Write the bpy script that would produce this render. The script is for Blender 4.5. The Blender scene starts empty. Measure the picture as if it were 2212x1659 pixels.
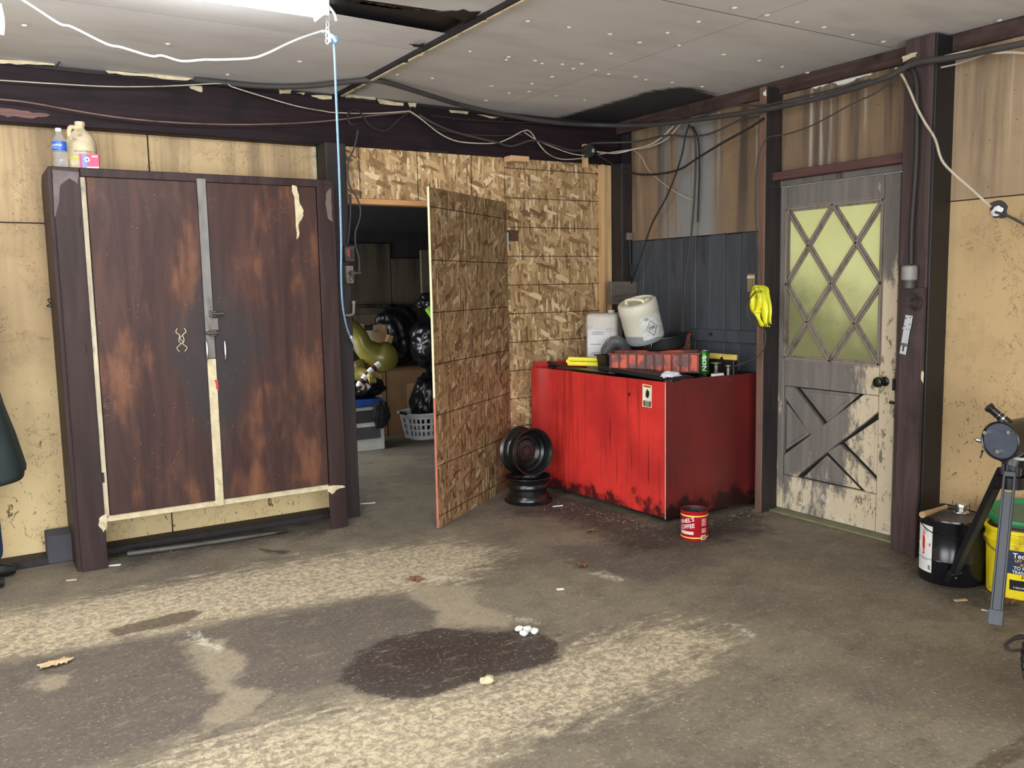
import bpy, bmesh, math, random
import numpy as np
from mathutils import Vector, Matrix, Euler, noise as mnoise
random.seed(7)
S = bpy.context.scene
COL = S.collection
PI = math.pi

# ---------------------------------------------------------------- camera
F = 1882.84; YAW, PITCH, ROLL = 0.56042369, 0.112258349, -0.019434707
CAM = Vector((0, 0, 1.45))
_f = Vector((math.cos(PITCH)*math.sin(YAW), math.cos(PITCH)*math.cos(YAW), -math.sin(PITCH)))
_r0 = Vector((math.cos(YAW), -math.sin(YAW), 0)); _u0 = _r0.cross(_f)
RT = _r0*math.cos(ROLL) + _u0*math.sin(ROLL); UP = -_r0*math.sin(ROLL) + _u0*math.cos(ROLL)
cd = bpy.data.cameras.new('camera'); cam = bpy.data.objects.new('camera', cd); COL.objects.link(cam)
cd.sensor_width = 36; cd.sensor_fit = 'HORIZONTAL'; cd.lens = F/2212*36; cd.clip_start = 0.05
M3 = Matrix((RT, UP, -_f)).transposed()
cam.matrix_world = Matrix.Translation(CAM) @ M3.to_4x4()
S.camera = cam

def P(px, py, x=None, y=None, z=None):
    """where the photograph's point meets a real plane of the room"""
    d = _f + RT*((px-1106)/F) - UP*((py-829.5)/F)
    i, v = (0, x) if x is not None else (1, y) if y is not None else (2, z)
    return CAM + d*((v-CAM[i])/d[i])

# ---------------------------------------------------------------- light and exposure
S.view_settings.view_transform = 'Standard'; S.view_settings.look = 'None'
S.view_settings.gamma = 1; S.view_settings.use_curve_mapping = False
S.view_settings.exposure = 0.72
w = bpy.data.worlds.new('world'); S.world = w; w.use_nodes = True
bg = w.node_tree.nodes['Background']; bg.inputs[0].default_value = (0.86, 0.93, 1.0, 1); bg.inputs[1].default_value = 1.9

def area(name, loc, size, size_y, power, color, direction):
    l = bpy.data.lights.new(name, 'AREA'); l.shape = 'RECTANGLE'; l.size = size; l.size_y = size_y
    l.energy = power; l.color = color
    o = bpy.data.objects.new(name, l); COL.objects.link(o); o.location = loc
    o.rotation_euler = Vector(direction).to_track_quat('-Z', 'Y').to_euler(); return o
# daylight by the inferred garage doorway, added unseen behind the camera
area('daylight_doorway', (-0.6, -1.8, 1.30), 5.4, 2.3, 150, (0.95, 0.97, 1.0), (0.12, 1, 0.0))
# side light added with an invented open bay in the far left wall
area('added_side_daylight', (-4.3, 1.3, 1.30), 3.6, 2.2, 75, (0.95, 0.97, 1.0), (1, 0.1, 0.02))
# fill light added at an unseen opening made in the storeroom side wall
area('storeroom_fill', (1.75, 7.1, 1.15), 1.0, 0.8, 14, (0.95, 0.97, 1.0), (1, 0.0, -0.35))

# ---------------------------------------------------------------- node materials
class NT:
    def __init__(s, name):
        s.m = bpy.data.materials.new(name); s.m.use_nodes = True; s.t = s.m.node_tree
        s.b = s.t.nodes['Principled BSDF']; s.out = s.t.nodes['Material Output']; s._c = None
    def n(s, k, **kw):
        o = s.t.nodes.new(k)
        for a, v in kw.items(): setattr(o, a, v)
        return o
    def put(s, sock, v):
        if isinstance(v, bpy.types.NodeSocket): s.t.links.new(v, sock)
        elif isinstance(v, (tuple, list)) and len(v) == 3 and sock.type == 'RGBA': sock.default_value = (*v, 1)
        else: sock.default_value = v
    def co(s):
        if s._c is None: s._c = s.n('ShaderNodeTexCoord').outputs['Object']
        return s._c
    def map(s, scale=(1, 1, 1), rot=(0, 0, 0), loc=(0, 0, 0), v=None):
        o = s.n('ShaderNodeMapping'); s.put(o.inputs[0], v or s.co())
        o.inputs['Scale'].default_value = scale; o.inputs['Rotation'].default_value = rot; o.inputs['Location'].default_value = loc
        return o.outputs[0]
    def noise(s, scale, detail=4, rough=.55, v=None, dist=0):
        o = s.n('ShaderNodeTexNoise'); s.put(o.inputs['Vector'], v or s.co())
        o.inputs['Scale'].default_value = scale; o.inputs['Detail'].default_value = detail
        o.inputs['Roughness'].default_value = rough; o.inputs['Distortion'].default_value = dist
        return o.outputs[0]
    def vor(s, scale, v=None, feat='F1', out='Distance', rnd=1):
        o = s.n('ShaderNodeTexVoronoi', feature=feat); s.put(o.inputs['Vector'], v or s.co()); o.inputs['Scale'].default_value = scale
        o.inputs['Randomness'].default_value = rnd
        return o.outputs[out]
    def ma(s, op, a, b=0.0, c=0.0, clamp=False):
        o = s.n('ShaderNodeMath', operation=op, use_clamp=clamp)
        for i, v in enumerate((a, b, c)): s.put(o.inputs[i], v)
        return o.outputs[0]
    def ramp(s, fac, stops, interp='LINEAR'):
        o = s.n('ShaderNodeValToRGB'); s.put(o.inputs[0], fac); e = o.color_ramp; e.interpolation = interp
        while len(e.elements) < len(stops): e.elements.new(0.5)
        for el, (p, c) in zip(e.elements, stops):
            el.position = p; el.color = (*c, 1) if len(c) == 3 else c
        return o.outputs[0]
    def step(s, v, a, b):
        o = s.n('ShaderNodeMapRange', interpolation_type='SMOOTHSTEP'); s.put(o.inputs[0], v)
        o.inputs[1].default_value = a; o.inputs[2].default_value = b; return o.outputs[0]
    def mix(s, fac, a, b, mode='MIX'):
        o = s.n('ShaderNodeMix', data_type='RGBA', blend_type=mode, clamp_factor=True)
        s.put(o.inputs[0], fac); s.put(o.inputs[6], a); s.put(o.inputs[7], b); return o.outputs[2]
    def sep(s, v=None):
        o = s.n('ShaderNodeSeparateXYZ'); s.put(o.inputs[0], v or s.co()); return o.outputs
    def attr(s, name):
        return s.n('ShaderNodeAttribute', attribute_name=name).outputs['Fac']
    def bump(s, h, strength=.3, dist=.01):
        o = s.n('ShaderNodeBump'); s.put(o.inputs['Height'], h); o.inputs['Strength'].default_value = strength
        o.inputs['Distance'].default_value = dist; s.t.links.new(o.outputs[0], s.b.inputs['Normal']); return s
    def fin(s, color, rough=.6, metal=0, spec=.5, **kw):
        s.put(s.b.inputs['Base Color'], color); s.put(s.b.inputs['Roughness'], rough); s.b.inputs['Metallic'].default_value = metal
        s.b.inputs['Specular IOR Level'].default_value = spec
        for k, v in kw.items(): s.put(s.b.inputs[k.replace('_', ' ')], v)
        return s.m

def lin(r, g, b):
    return tuple(((v/255)/12.92 if v/255 <= .04045 else ((v/255+.055)/1.055)**2.4) for v in (r, g, b))

_mc = {}
def plain(name, rgb, rough=.5, metal=0, var=.12, scale=9, dirt=0, dirt_rgb=(30, 26, 24), bump=.0, stretch=(1, 1, 1), spec=.5, **kw):
    """base colour with soft variation, optional blotches of dirt and a little relief"""
    if name in _mc: return _mc[name]
    N = NT(name); c = lin(*rgb); v = N.map(stretch)
    n = N.noise(scale, 5, v=v)
    col = N.mix(N.step(n, .3, .7), tuple(x*(1-var) for x in c), tuple(min(1, x*(1+var)) for x in c))
    if dirt:
        d = N.noise(scale*.6, 7, .65, v=N.map(stretch, loc=(3, 1, 7)))
        col = N.mix(N.step(d, .62-dirt*.3, .82-dirt*.25), col, lin(*dirt_rgb))
    if bump: N.bump(N.noise(scale*9, 5, v=v), bump, .004)
    _mc[name] = N.fin(col, rough, metal, spec, **kw); return _mc[name]

def wood(name, c1, c2, c3, axis='z', rough=.6, scale=1.0, dirt=.25, dirt_rgb=(35, 28, 26), bump=.15, blot=None, spec=.4):
    """wood whose grain runs along one axis"""
    if name in _mc: return _mc[name]
    N = NT(name); k = {'x': (1, 14, 14), 'y': (14, 1, 14), 'z': (14, 14, 1)}[axis]
    v = N.map(tuple(i*scale for i in k))
    g = N.noise(1.6, 8, .62, v=v, dist=.6); col = N.ramp(g, [(.3, lin(*c1)), (.5, lin(*c2)), (.7, lin(*c3))])
    if blot:
        b = N.noise(1.7, 3, .5, v=N.map(tuple({'x': (.5, 1.6, 1.6), 'y': (1.6, .5, 1.6), 'z': (1.6, 1.6, .5)}[axis]), loc=(5, 2, 1)))
        col = N.mix(N.step(b, .5, .68), col, lin(*blot))
    d = N.noise(2.3, 8, .68, v=N.map((1, 1, 1), loc=(1, 9, 4)))
    col = N.mix(N.ma('MULTIPLY', N.step(d, .66-dirt*.35, .86-dirt*.3), .85), col, lin(*dirt_rgb))
    N.bump(g, bump, .003)
    _mc[name] = N.fin(col, rough, 0, spec); return _mc[name]

# painted plywood sheet, grubby and scratched
def ply(name, base, low, grime, streak=0.0, streak_rgb=(190, 185, 175), scratch=.5, axis='x', grime_amt=.5, wash=None, lighter=None):
    if name in _mc: return _mc[name]
    N = NT(name)
    big = N.noise(1.3, 4, .5); med = N.noise(5, 7, .65)
    col = N.mix(N.step(big, .3, .7), lin(*base), lin(*low))
    col = N.mix(N.ma('MULTIPLY', N.step(med, .5, .75), .5), col, tuple(x*.72 for x in lin(*base)))
    # vertical runs of dirt
    sv = N.map((9, 9, .55)); st = N.noise(1.0, 5, .6, v=sv)
    z = N.sep()[2]
    hi = N.step(N.ma('ADD', z, N.ma('MULTIPLY', N.noise(2.2, 4), .8)), 1.7, 2.75)
    col = N.mix(N.ma('MULTIPLY', N.ma('MULTIPLY', N.step(st, .42, .66), grime_amt), N.ma('ADD', .35, N.ma('MULTIPLY', hi, .8))), col, lin(*grime))
    if streak:
        s2 = N.noise(1.4, 6, .6, v=N.map((11, 11, .32), loc=(4, 4, 2)))
        col = N.mix(N.ma('MULTIPLY', N.ma('MULTIPLY', N.step(s2, .56, .7), streak), N.step(z, 1.6, 2.4)), col, lin(*streak_rgb))
    if wash:
        yv = N.sep()[1]; wn = N.noise(1.3, 6, .62, v=N.map((9, 9, .4), loc=(2, 6, 5)))
        band = N.step(N.ma('ABSOLUTE', N.ma('SUBTRACT', yv, wash[0])), wash[1]*1.25, wash[1]*.6)
        col = N.mix(N.ma('MULTIPLY', N.ma('MULTIPLY', N.step(wn, .36, .6), band), .85), col, lin(132, 134, 134))
    if lighter: col = N.mix(N.ma('MULTIPLY', N.step(N.ma('ADD', z, N.ma('MULTIPLY', med, .6)), 1.7, .5), .75), col, lin(*lighter))
    # scratches and fly specks
    sc = N.noise(26, 4, .7, v=N.map((1, 1, .6)), dist=1.4)
    lo = N.step(N.ma('ADD', z, N.ma('MULTIPLY', big, 1.2)), 2.3, .9)
    col = N.mix(N.ma('MULTIPLY', N.ma('MULTIPLY', N.step(sc, .60, .67), scratch), lo), col, lin(70, 50, 34))
    sc2 = N.noise(7, 5, .7, v=N.map((1, 1, 1), loc=(7, 7, 7)), dist=.7)
    line = N.step(N.ma('ABSOLUTE', N.ma('SUBTRACT', sc2, .5)), .009, .001)
    lm = N.step(N.noise(3.1, 3, v=N.map(loc=(2, 5, 1))), .47, .57)
    col = N.mix(N.ma('MULTIPLY', N.ma('MULTIPLY', line, lm), scratch*.8), col, lin(88, 66, 46))
    sp = N.vor(17, v=N.map(loc=(1, 1, 1))); col = N.mix(N.ma('MULTIPLY', N.step(sp, .09, .05), .6), col, lin(60, 44, 32))
    N.bump(N.noise(60, 4), .12, .002)
    _mc[name] = N.fin(col, .66, 0, .25); return _mc[name]

def osb(name, a, hue=1.0, lines_z=None, lines_x=None, x_axis=0, rot90=False):
    """pressed strand board: layers of elongated chips turned in different directions, with printed guide lines"""
    if name in _mc: return _mc[name]
    N = NT(name); col = None; h = None
    tones = [lin(*[c*hue for c in t]) for t in ((92, 66, 42), (144, 110, 74), (178, 144, 100), (200, 170, 126), (126, 92, 60), (226, 202, 160))]
    e = (.35, 0, 0) if x_axis else (0, 0, 0)
    for i, (ang, sx, sz, th) in enumerate(((.12, 84, 13, 0), (-.38, 66, 14, .42), (.55, 60, 14, .5), (-.8, 52, 15, .62), (.05, 100, 15, .45), (1.2, 56, 18, .74))):
        rot = (ang, 0, 0) if x_axis else (0, ang, 0)
        v = N.map((1, 1, 1), rot=rot, loc=(i*3.1, i*2.3, i*1.7))
        v = N.map((sx, sx, sz), v=v)
        o = N.n('ShaderNodeTexVoronoi', feature='F1', distance='CHEBYCHEV'); N.put(o.inputs['Vector'], v); o.inputs['Scale'].default_value = .62 if i else .7
        rc = N.n('ShaderNodeSeparateColor'); N.put(rc.inputs[0], o.outputs['Color'])
        c = N.ramp(rc.outputs[0], [(0, tones[0]), (.2, tones[1]), (.42, tones[2]), (.62, tones[3]), (.8, tones[4]), (.93, tones[5])])
        gr = N.noise(2.5, 3, v=v); c = N.mix(.22, c, N.ramp(gr, [(.3, tones[0]), (.7, tones[3])]))
        if col is None: col, h = c, rc.outputs[1]
        else:
            f = N.step(rc.outputs[2], th, th+.02)
            col = N.mix(f, col, c); m = N.n('ShaderNodeMix', data_type='FLOAT'); N.put(m.inputs[0], f); N.put(m.inputs[2], h); N.put(m.inputs[3], rc.outputs[1]); h = m.outputs[0]
    x, y, z = N.sep(); hv = y if x_axis else x
    for coord, per, off, wd in ((z, lines_z, .07, .003), (hv, lines_x, .04, .003)):
        if per:
            fr = N.ma('ABSOLUTE', N.ma('SUBTRACT', N.ma('FRACT', N.ma('DIVIDE', N.ma('ADD', coord, off), per)), .5))
            ln = N.step(fr, wd/per*1.6, wd/per*.6); col = N.mix(N.ma('MULTIPLY', ln, .85), col, lin(48, 32, 24))
    N.bump(h, .35, .003)
    _mc[name] = N.fin(col, .6, 0, .3); return _mc[name]

# ---------------------------------------------------------------- mesh builder
class B:
    def __init__(s): s.b = bmesh.new(); s.uv = None
    def _in(s, src, M=None):
        if M is not None: bmesh.ops.transform(src, matrix=M, verts=src.verts)
        me = bpy.data.meshes.new('t'); src.to_mesh(me); src.free(); s.b.from_mesh(me); bpy.data.meshes.remove(me); return s
    def box(s, a, c, bev=0, M=None, seg=1):
        t = bmesh.new(); a = Vector(a); c = Vector(c); mid = (a+c)/2; d = c-a
        bmesh.ops.create_cube(t, size=1, matrix=Matrix.Translation(mid) @ Matrix.Diagonal((abs(d.x), abs(d.y), abs(d.z), 1)))
        if bev: bmesh.ops.bevel(t, geom=list(t.edges), offset=bev, segments=seg, affect='EDGES', profile=.5)
        return s._in(t, M)
    def cyl(s, p0, p1, r0, r1=None, n=16, cap=True):
        p0 = Vector(p0); p1 = Vector(p1); d = p1-p0; r1 = r0 if r1 is None else r1; t = bmesh.new()
        bmesh.ops.create_cone(t, cap_ends=cap, segments=n, radius1=r0, radius2=r1, depth=d.length)
        return s._in(t, Matrix.Translation((p0+p1)/2) @ d.to_track_quat('Z', 'Y').to_matrix().to_4x4())
    def sph(s, c, r, n=12, sc=(1, 1, 1)):
        t = bmesh.new(); bmesh.ops.create_uvsphere(t, u_segments=n, v_segments=max(6, n*2//3), radius=r)
        return s._in(t, Matrix.Translation(c) @ Matrix.Diagonal((*sc, 1)))
    def lathe(s, prof, n=32, M=None, closed=False):
        t = bmesh.new(); rings = []
        for r, z in prof:
            rings.append([t.verts.new((r*math.cos(2*PI*i/n), r*math.sin(2*PI*i/n), z)) for i in range(n)] if r > 1e-6 else [t.verts.new((0, 0, z))])
        pr = list(zip(rings, rings[1:])) + ([(rings[-1], rings[0])] if closed else [])
        for a, b in pr:
            for i in range(n):
                j = (i+1) % n
                if len(a) == 1 and len(b) == 1: continue
                if len(a) == 1: t.faces.new((a[0], b[j], b[i]))
                elif len(b) == 1: t.faces.new((a[i], a[j], b[0]))
                else: t.faces.new((a[i], a[j], b[j], b[i]))
        bmesh.ops.recalc_face_normals(t, faces=t.faces); return s._in(t, M)
    def tube(s, pts, r, n=8, smooth=0, cap=True):
        pts = [Vector(p) for p in pts]
        rr = list(r) if isinstance(r, (list, tuple)) else [r]*len(pts)
        if smooth and len(pts) > 2: pts, rr = crom(pts, rr, smooth)
        t = bmesh.new(); rings = []; prev = None
        for i, p in enumerate(pts):
            d = (pts[min(i+1, len(pts)-1)] - pts[max(i-1, 0)])
            if d.length < 1e-9: d = Vector((0, 0, 1))
            d.normalize()
            if prev is None: u = d.orthogonal().normalized()
            else:
                u = prev - d*prev.dot(d); u = u.normalized() if u.length > 1e-6 else d.orthogonal().normalized()
            prev = u; v = d.cross(u)
            rings.append([t.verts.new(p + (u*math.cos(2*PI*k/n)+v*math.sin(2*PI*k/n))*rr[i]) for k in range(n)])
        for a, b in zip(rings, rings[1:]):
            for k in range(n): t.faces.new((a[k], a[(k+1) % n], b[(k+1) % n], b[k]))
        if cap: t.faces.new(rings[0][::-1]); t.faces.new(rings[-1])
        bmesh.ops.recalc_face_normals(t, faces=t.faces)
        return s._in(t)
    def prism(s, poly, off, bev=0):
        """closed polygon (3-D points on one plane) given thickness by the vector off"""
        t = bmesh.new(); off = Vector(off)
        a = [t.verts.new(Vector(p)) for p in poly]; b = [t.verts.new(Vector(p)+off) for p in poly]
        t.faces.new(a); t.faces.new(b[::-1])
        for i in range(len(a)):
            j = (i+1) % len(a); t.faces.new((a[i], a[j], b[j], b[i]))
        bmesh.ops.recalc_face_normals(t, faces=t.faces)
        if bev: bmesh.ops.bevel(t, geom=list(t.edges), offset=bev, segments=1, affect='EDGES')
        return s._in(t)
    def mesh(s, verts, faces):
        t = bmesh.new(); vs = [t.verts.new(v) for v in verts]
        for f in faces: t.faces.new([vs[i] for i in f])
        bmesh.ops.recalc_face_normals(t, faces=t.faces); return s._in(t)

def crom(pts, rr, k):
    P_ = [pts[0]*2-pts[1]] + pts + [pts[-1]*2-pts[-2]]; R_ = [rr[0]]+rr+[rr[-1]]; o = []; q = []
    for i in range(1, len(P_)-2):
        a, b, c, d = P_[i-1:i+3]
        for j in range(k):
            t = j/k; o.append(.5*((2*b)+(c-a)*t+(2*a-5*b+4*c-d)*t*t+(3*b-a-3*c+d)*t**3)); q.append(R_[i]*(1-t)+R_[i+1]*t)
    o.append(pts[-1]); q.append(rr[-1]); return o, q

ORG = {}
def link(name, me, m, parent=None, smooth=False, **props):
    o = bpy.data.objects.new(name, me); COL.objects.link(o)
    if m is not None and not me.materials: me.materials.append(m)
    if smooth:
        for p in me.polygons: p.use_smooth = True
        try: me.set_sharp_from_angle(angle=math.radians(40))
        except Exception: pass
    if parent: o.parent = parent
    for k, v in props.items(): o[k] = v
    return o
def obj(name, b, m, parent=None, smooth=False, local=False, **props):
    """one mesh object; builder coordinates are world coordinates unless local"""
    me = bpy.data.meshes.new(name)
    if parent is not None and not local:
        bmesh.ops.translate(b.b, verts=b.b.verts, vec=-ORG.get(parent.name, Vector()))
    b.b.to_mesh(me); b.b.free()
    o = link(name, me, m, parent, smooth, **props)
    ORG[o.name] = ORG.get(parent.name, Vector()).copy() if parent is not None else Vector()
    return o
def thing(name, label, cat, loc, rot=(0, 0, 0), group=None):
    o = bpy.data.objects.new(name, None); COL.objects.link(o); o.location = loc; o.rotation_euler = rot
    o.empty_display_size = .05; o['label'] = label; o['category'] = cat
    if group: o['group'] = group
    ORG[o.name] = Vector(loc); return o
def single(name, label, cat, b, m, smooth=False, group=None, origin=None):
    """a thing that is one mesh, its origin at its base"""
    me = bpy.data.meshes.new(name); vs = [v.co for v in b.b.verts]
    if origin is None:
        n = len(vs); origin = Vector((sum(v.x for v in vs)/n, sum(v.y for v in vs)/n, min(v.z for v in vs)))
    origin = Vector(origin); bmesh.ops.translate(b.b, verts=b.b.verts, vec=-origin)
    b.b.to_mesh(me); b.b.free(); o = link(name, me, m, None, smooth); o.location = origin
    o['label'] = label; o['category'] = cat; ORG[o.name] = origin.copy()
    if group: o['group'] = group
    return o
def struct(name, b, m, smooth=False):
    o = obj(name, b, m, None, smooth); o['kind'] = 'structure'; return o
def rough_poly(poly, jag=.01, k=3, seed=1, axes=None):
    """polygon with its edges broken up"""
    rnd = random.Random(seed); out = []; n = len(poly)
    for i in range(n):
        a = Vector(poly[i]); b = Vector(poly[(i+1) % n])
        for j in range(k):
            p = a.lerp(b, j/k)
            q = Vector([rnd.uniform(-jag, jag)*(1 if (axes is None or axes[c]) else 0) for c in range(3)])
            out.append(p + (q if j else q*.4))
    return out
def text_me(s, size, width=None):
    cu = bpy.data.curves.new('lettering', 'FONT'); cu.body = s; cu.size = size; cu.align_x = 'CENTER'; cu.align_y = 'CENTER'
    cu.resolution_u = 3; cu.offset = size*.012
    o = bpy.data.objects.new('lettering', cu); COL.objects.link(o); bpy.context.view_layer.update()
    me = bpy.data.meshes.new_from_object(o.evaluated_get(bpy.context.evaluated_depsgraph_get()))
    COL.objects.unlink(o); bpy.data.objects.remove(o)
    if width:
        xs = [v.co.x for v in me.vertices]; k = width/max(1e-6, max(xs)-min(xs))
        for v in me.vertices: v.co.x *= k
    return me
def text(name, s, size, m, parent, M=None, fn=None, width=None):
    """flat lettering laid on a surface through a matrix or a bending function (local to its parent's frame)"""
    me = text_me(s, size, width)
    for v in me.vertices: v.co = fn(v.co) if fn else (M @ v.co)
    me.materials.clear(); me.materials.append(m); o = link(name, me, m, parent); return o
def on_cyl(r, ang, z, tilt=0, lift=.0012):
    """bend onto a cylinder of radius r about local z, centred at angle ang (facing outward)"""
    def fn(v):
        a = ang + v.x/r; rr = r+lift; return Vector((rr*math.cos(a), rr*math.sin(a), z+v.y+v.x*tilt))
    return fn
def patch_cyl(name, r, a0, a1, z0, z1, m, parent, lift=.0008, n=16, r1=None, **pr):
    """a label wrapped part way round a cylinder (local coordinates)"""
    b = B(); V = []; Fc = []
    r1 = r if r1 is None else r1
    for i in range(n+1):
        a = a0+(a1-a0)*i/n
        for rr, z in ((r, z0), (r1, z1)): V.append(((rr+lift)*math.cos(a), (rr+lift)*math.sin(a), z))
        for rr, z in ((r, z0), (r1, z1)): V.append(((rr+lift*.1)*math.cos(a), (rr+lift*.1)*math.sin(a), z))
    for i in range(n):
        q = i*4; Fc += [(q, q+4, q+5, q+1), (q+2, q+3, q+7, q+6), (q+1, q+5, q+7, q+3), (q, q+2, q+6, q+4)]
    b.mesh(V, Fc); return obj(name, b, m, parent, True, local=True, **pr)

# ================================================================ MATERIALS
m_black = plain('black_paint', (24, 23, 25), .5, dirt=.2)
m_dark = plain('sooty_timber', (36, 31, 33), .7, var=.3, scale=6, stretch=(3, 3, .6), bump=.2)
m_beam = wood('stained_beam', (28, 19, 23), (38, 27, 31), (48, 34, 38), 'x', .6, dirt=.5, dirt_rgb=(22, 20, 22), spec=.15)
m_post = wood('stained_post', (56, 44, 44), (72, 58, 57), (86, 70, 68), 'z', .6, dirt=.35, dirt_rgb=(45, 40, 38), spec=.2)
m_postdark = wood('dark_post', (32, 28, 29), (44, 38, 38), (56, 48, 45), 'z', .6, dirt=.4, dirt_rgb=(24, 22, 24))
m_cream = plain('cream_board', (196, 182, 148), .7, var=.15, scale=20, dirt=.25, dirt_rgb=(90, 78, 62))
m_white = plain('white_plaster', (225, 224, 216), .8, dirt=.05)
m_pine = wood('pine', (186, 146, 100), (205, 166, 118), (220, 186, 142), 'z', .6, dirt=.12, dirt_rgb=(120, 84, 56))
m_pine_x = wood('pine_lying', (186, 146, 100), (205, 166, 118), (220, 186, 142), 'x', .6, dirt=.1, dirt_rgb=(120, 84, 56))
m_plyL = ply('painted_plywood', (178, 152, 114), (196, 170, 128), (112, 92, 72), scratch=.85, grime_amt=.6, lighter=(226, 202, 150))
m_plyR = ply('painted_plywood_stained', (140, 116, 90), (124, 103, 82), (78, 68, 62), streak=.7, scratch=.3, axis='y', grime_amt=.8, wash=(4.52, .28))
m_plyR2 = ply('painted_plywood_scratched', (188, 160, 116), (168, 142, 104), (104, 88, 72), streak=.25, scratch=.95, axis='y', grime_amt=.25)
m_plyR3 = ply('painted_plywood_upper_right', (166, 142, 112), (148, 126, 100), (98, 84, 72), streak=.5, scratch=.2, axis='y', grime_amt=.6)
m_grey = plain('slate_grey_paint', (62, 66, 72), .6, var=.16, scale=5, stretch=(1, 3, .5), dirt=.25, dirt_rgb=(38, 40, 44))
m_osb = osb('strand_board', 1, 1.0, lines_z=.2032)
m_osbh = osb('strand_board_header', 1, 1.08, lines_x=.2032*2)
m_osbd = osb('strand_board_door', 1, .86, lines_z=.305)
m_steel = plain('dull_steel', (150, 148, 145), .35, .9)
m_chrome = plain('bright_metal', (215, 215, 212), .2, .95)
m_blackmetal = plain('black_wheel_enamel', (20, 21, 22), .27, 0, var=.2, dirt=.1, dirt_rgb=(48, 46, 44), spec=.6)
m_rubber = plain('black_rubber', (28, 28, 30), .75)
m_cable = plain('dusty_cable', (62, 58, 56), .7, dirt=.2, dirt_rgb=(40, 38, 38))
m_cabledark = plain('black_cable', (34, 31, 31), .6)
m_wire = plain('cream_wire', (190, 180, 158), .6, dirt=.3, dirt_rgb=(105, 96, 84))
m_whiteplastic = plain('white_plastic', (228, 230, 232), .4, var=.04)

# red workbench paint with drips and grease
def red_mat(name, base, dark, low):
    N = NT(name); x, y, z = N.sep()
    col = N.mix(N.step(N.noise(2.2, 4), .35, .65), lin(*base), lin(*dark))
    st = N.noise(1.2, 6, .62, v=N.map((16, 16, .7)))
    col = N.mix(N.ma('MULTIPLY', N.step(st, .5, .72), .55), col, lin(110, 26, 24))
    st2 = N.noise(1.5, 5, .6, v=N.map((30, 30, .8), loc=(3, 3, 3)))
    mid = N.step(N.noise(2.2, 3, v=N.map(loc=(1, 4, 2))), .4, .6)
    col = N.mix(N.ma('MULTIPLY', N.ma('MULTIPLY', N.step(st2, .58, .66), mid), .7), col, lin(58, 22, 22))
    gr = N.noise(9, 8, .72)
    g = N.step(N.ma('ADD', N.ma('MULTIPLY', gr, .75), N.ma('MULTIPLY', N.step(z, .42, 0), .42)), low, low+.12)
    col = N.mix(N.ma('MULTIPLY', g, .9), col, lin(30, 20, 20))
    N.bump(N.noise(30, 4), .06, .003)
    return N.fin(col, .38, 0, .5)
m_red = red_mat('red_enamel', (214, 56, 48), (180, 42, 40), .70)

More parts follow.
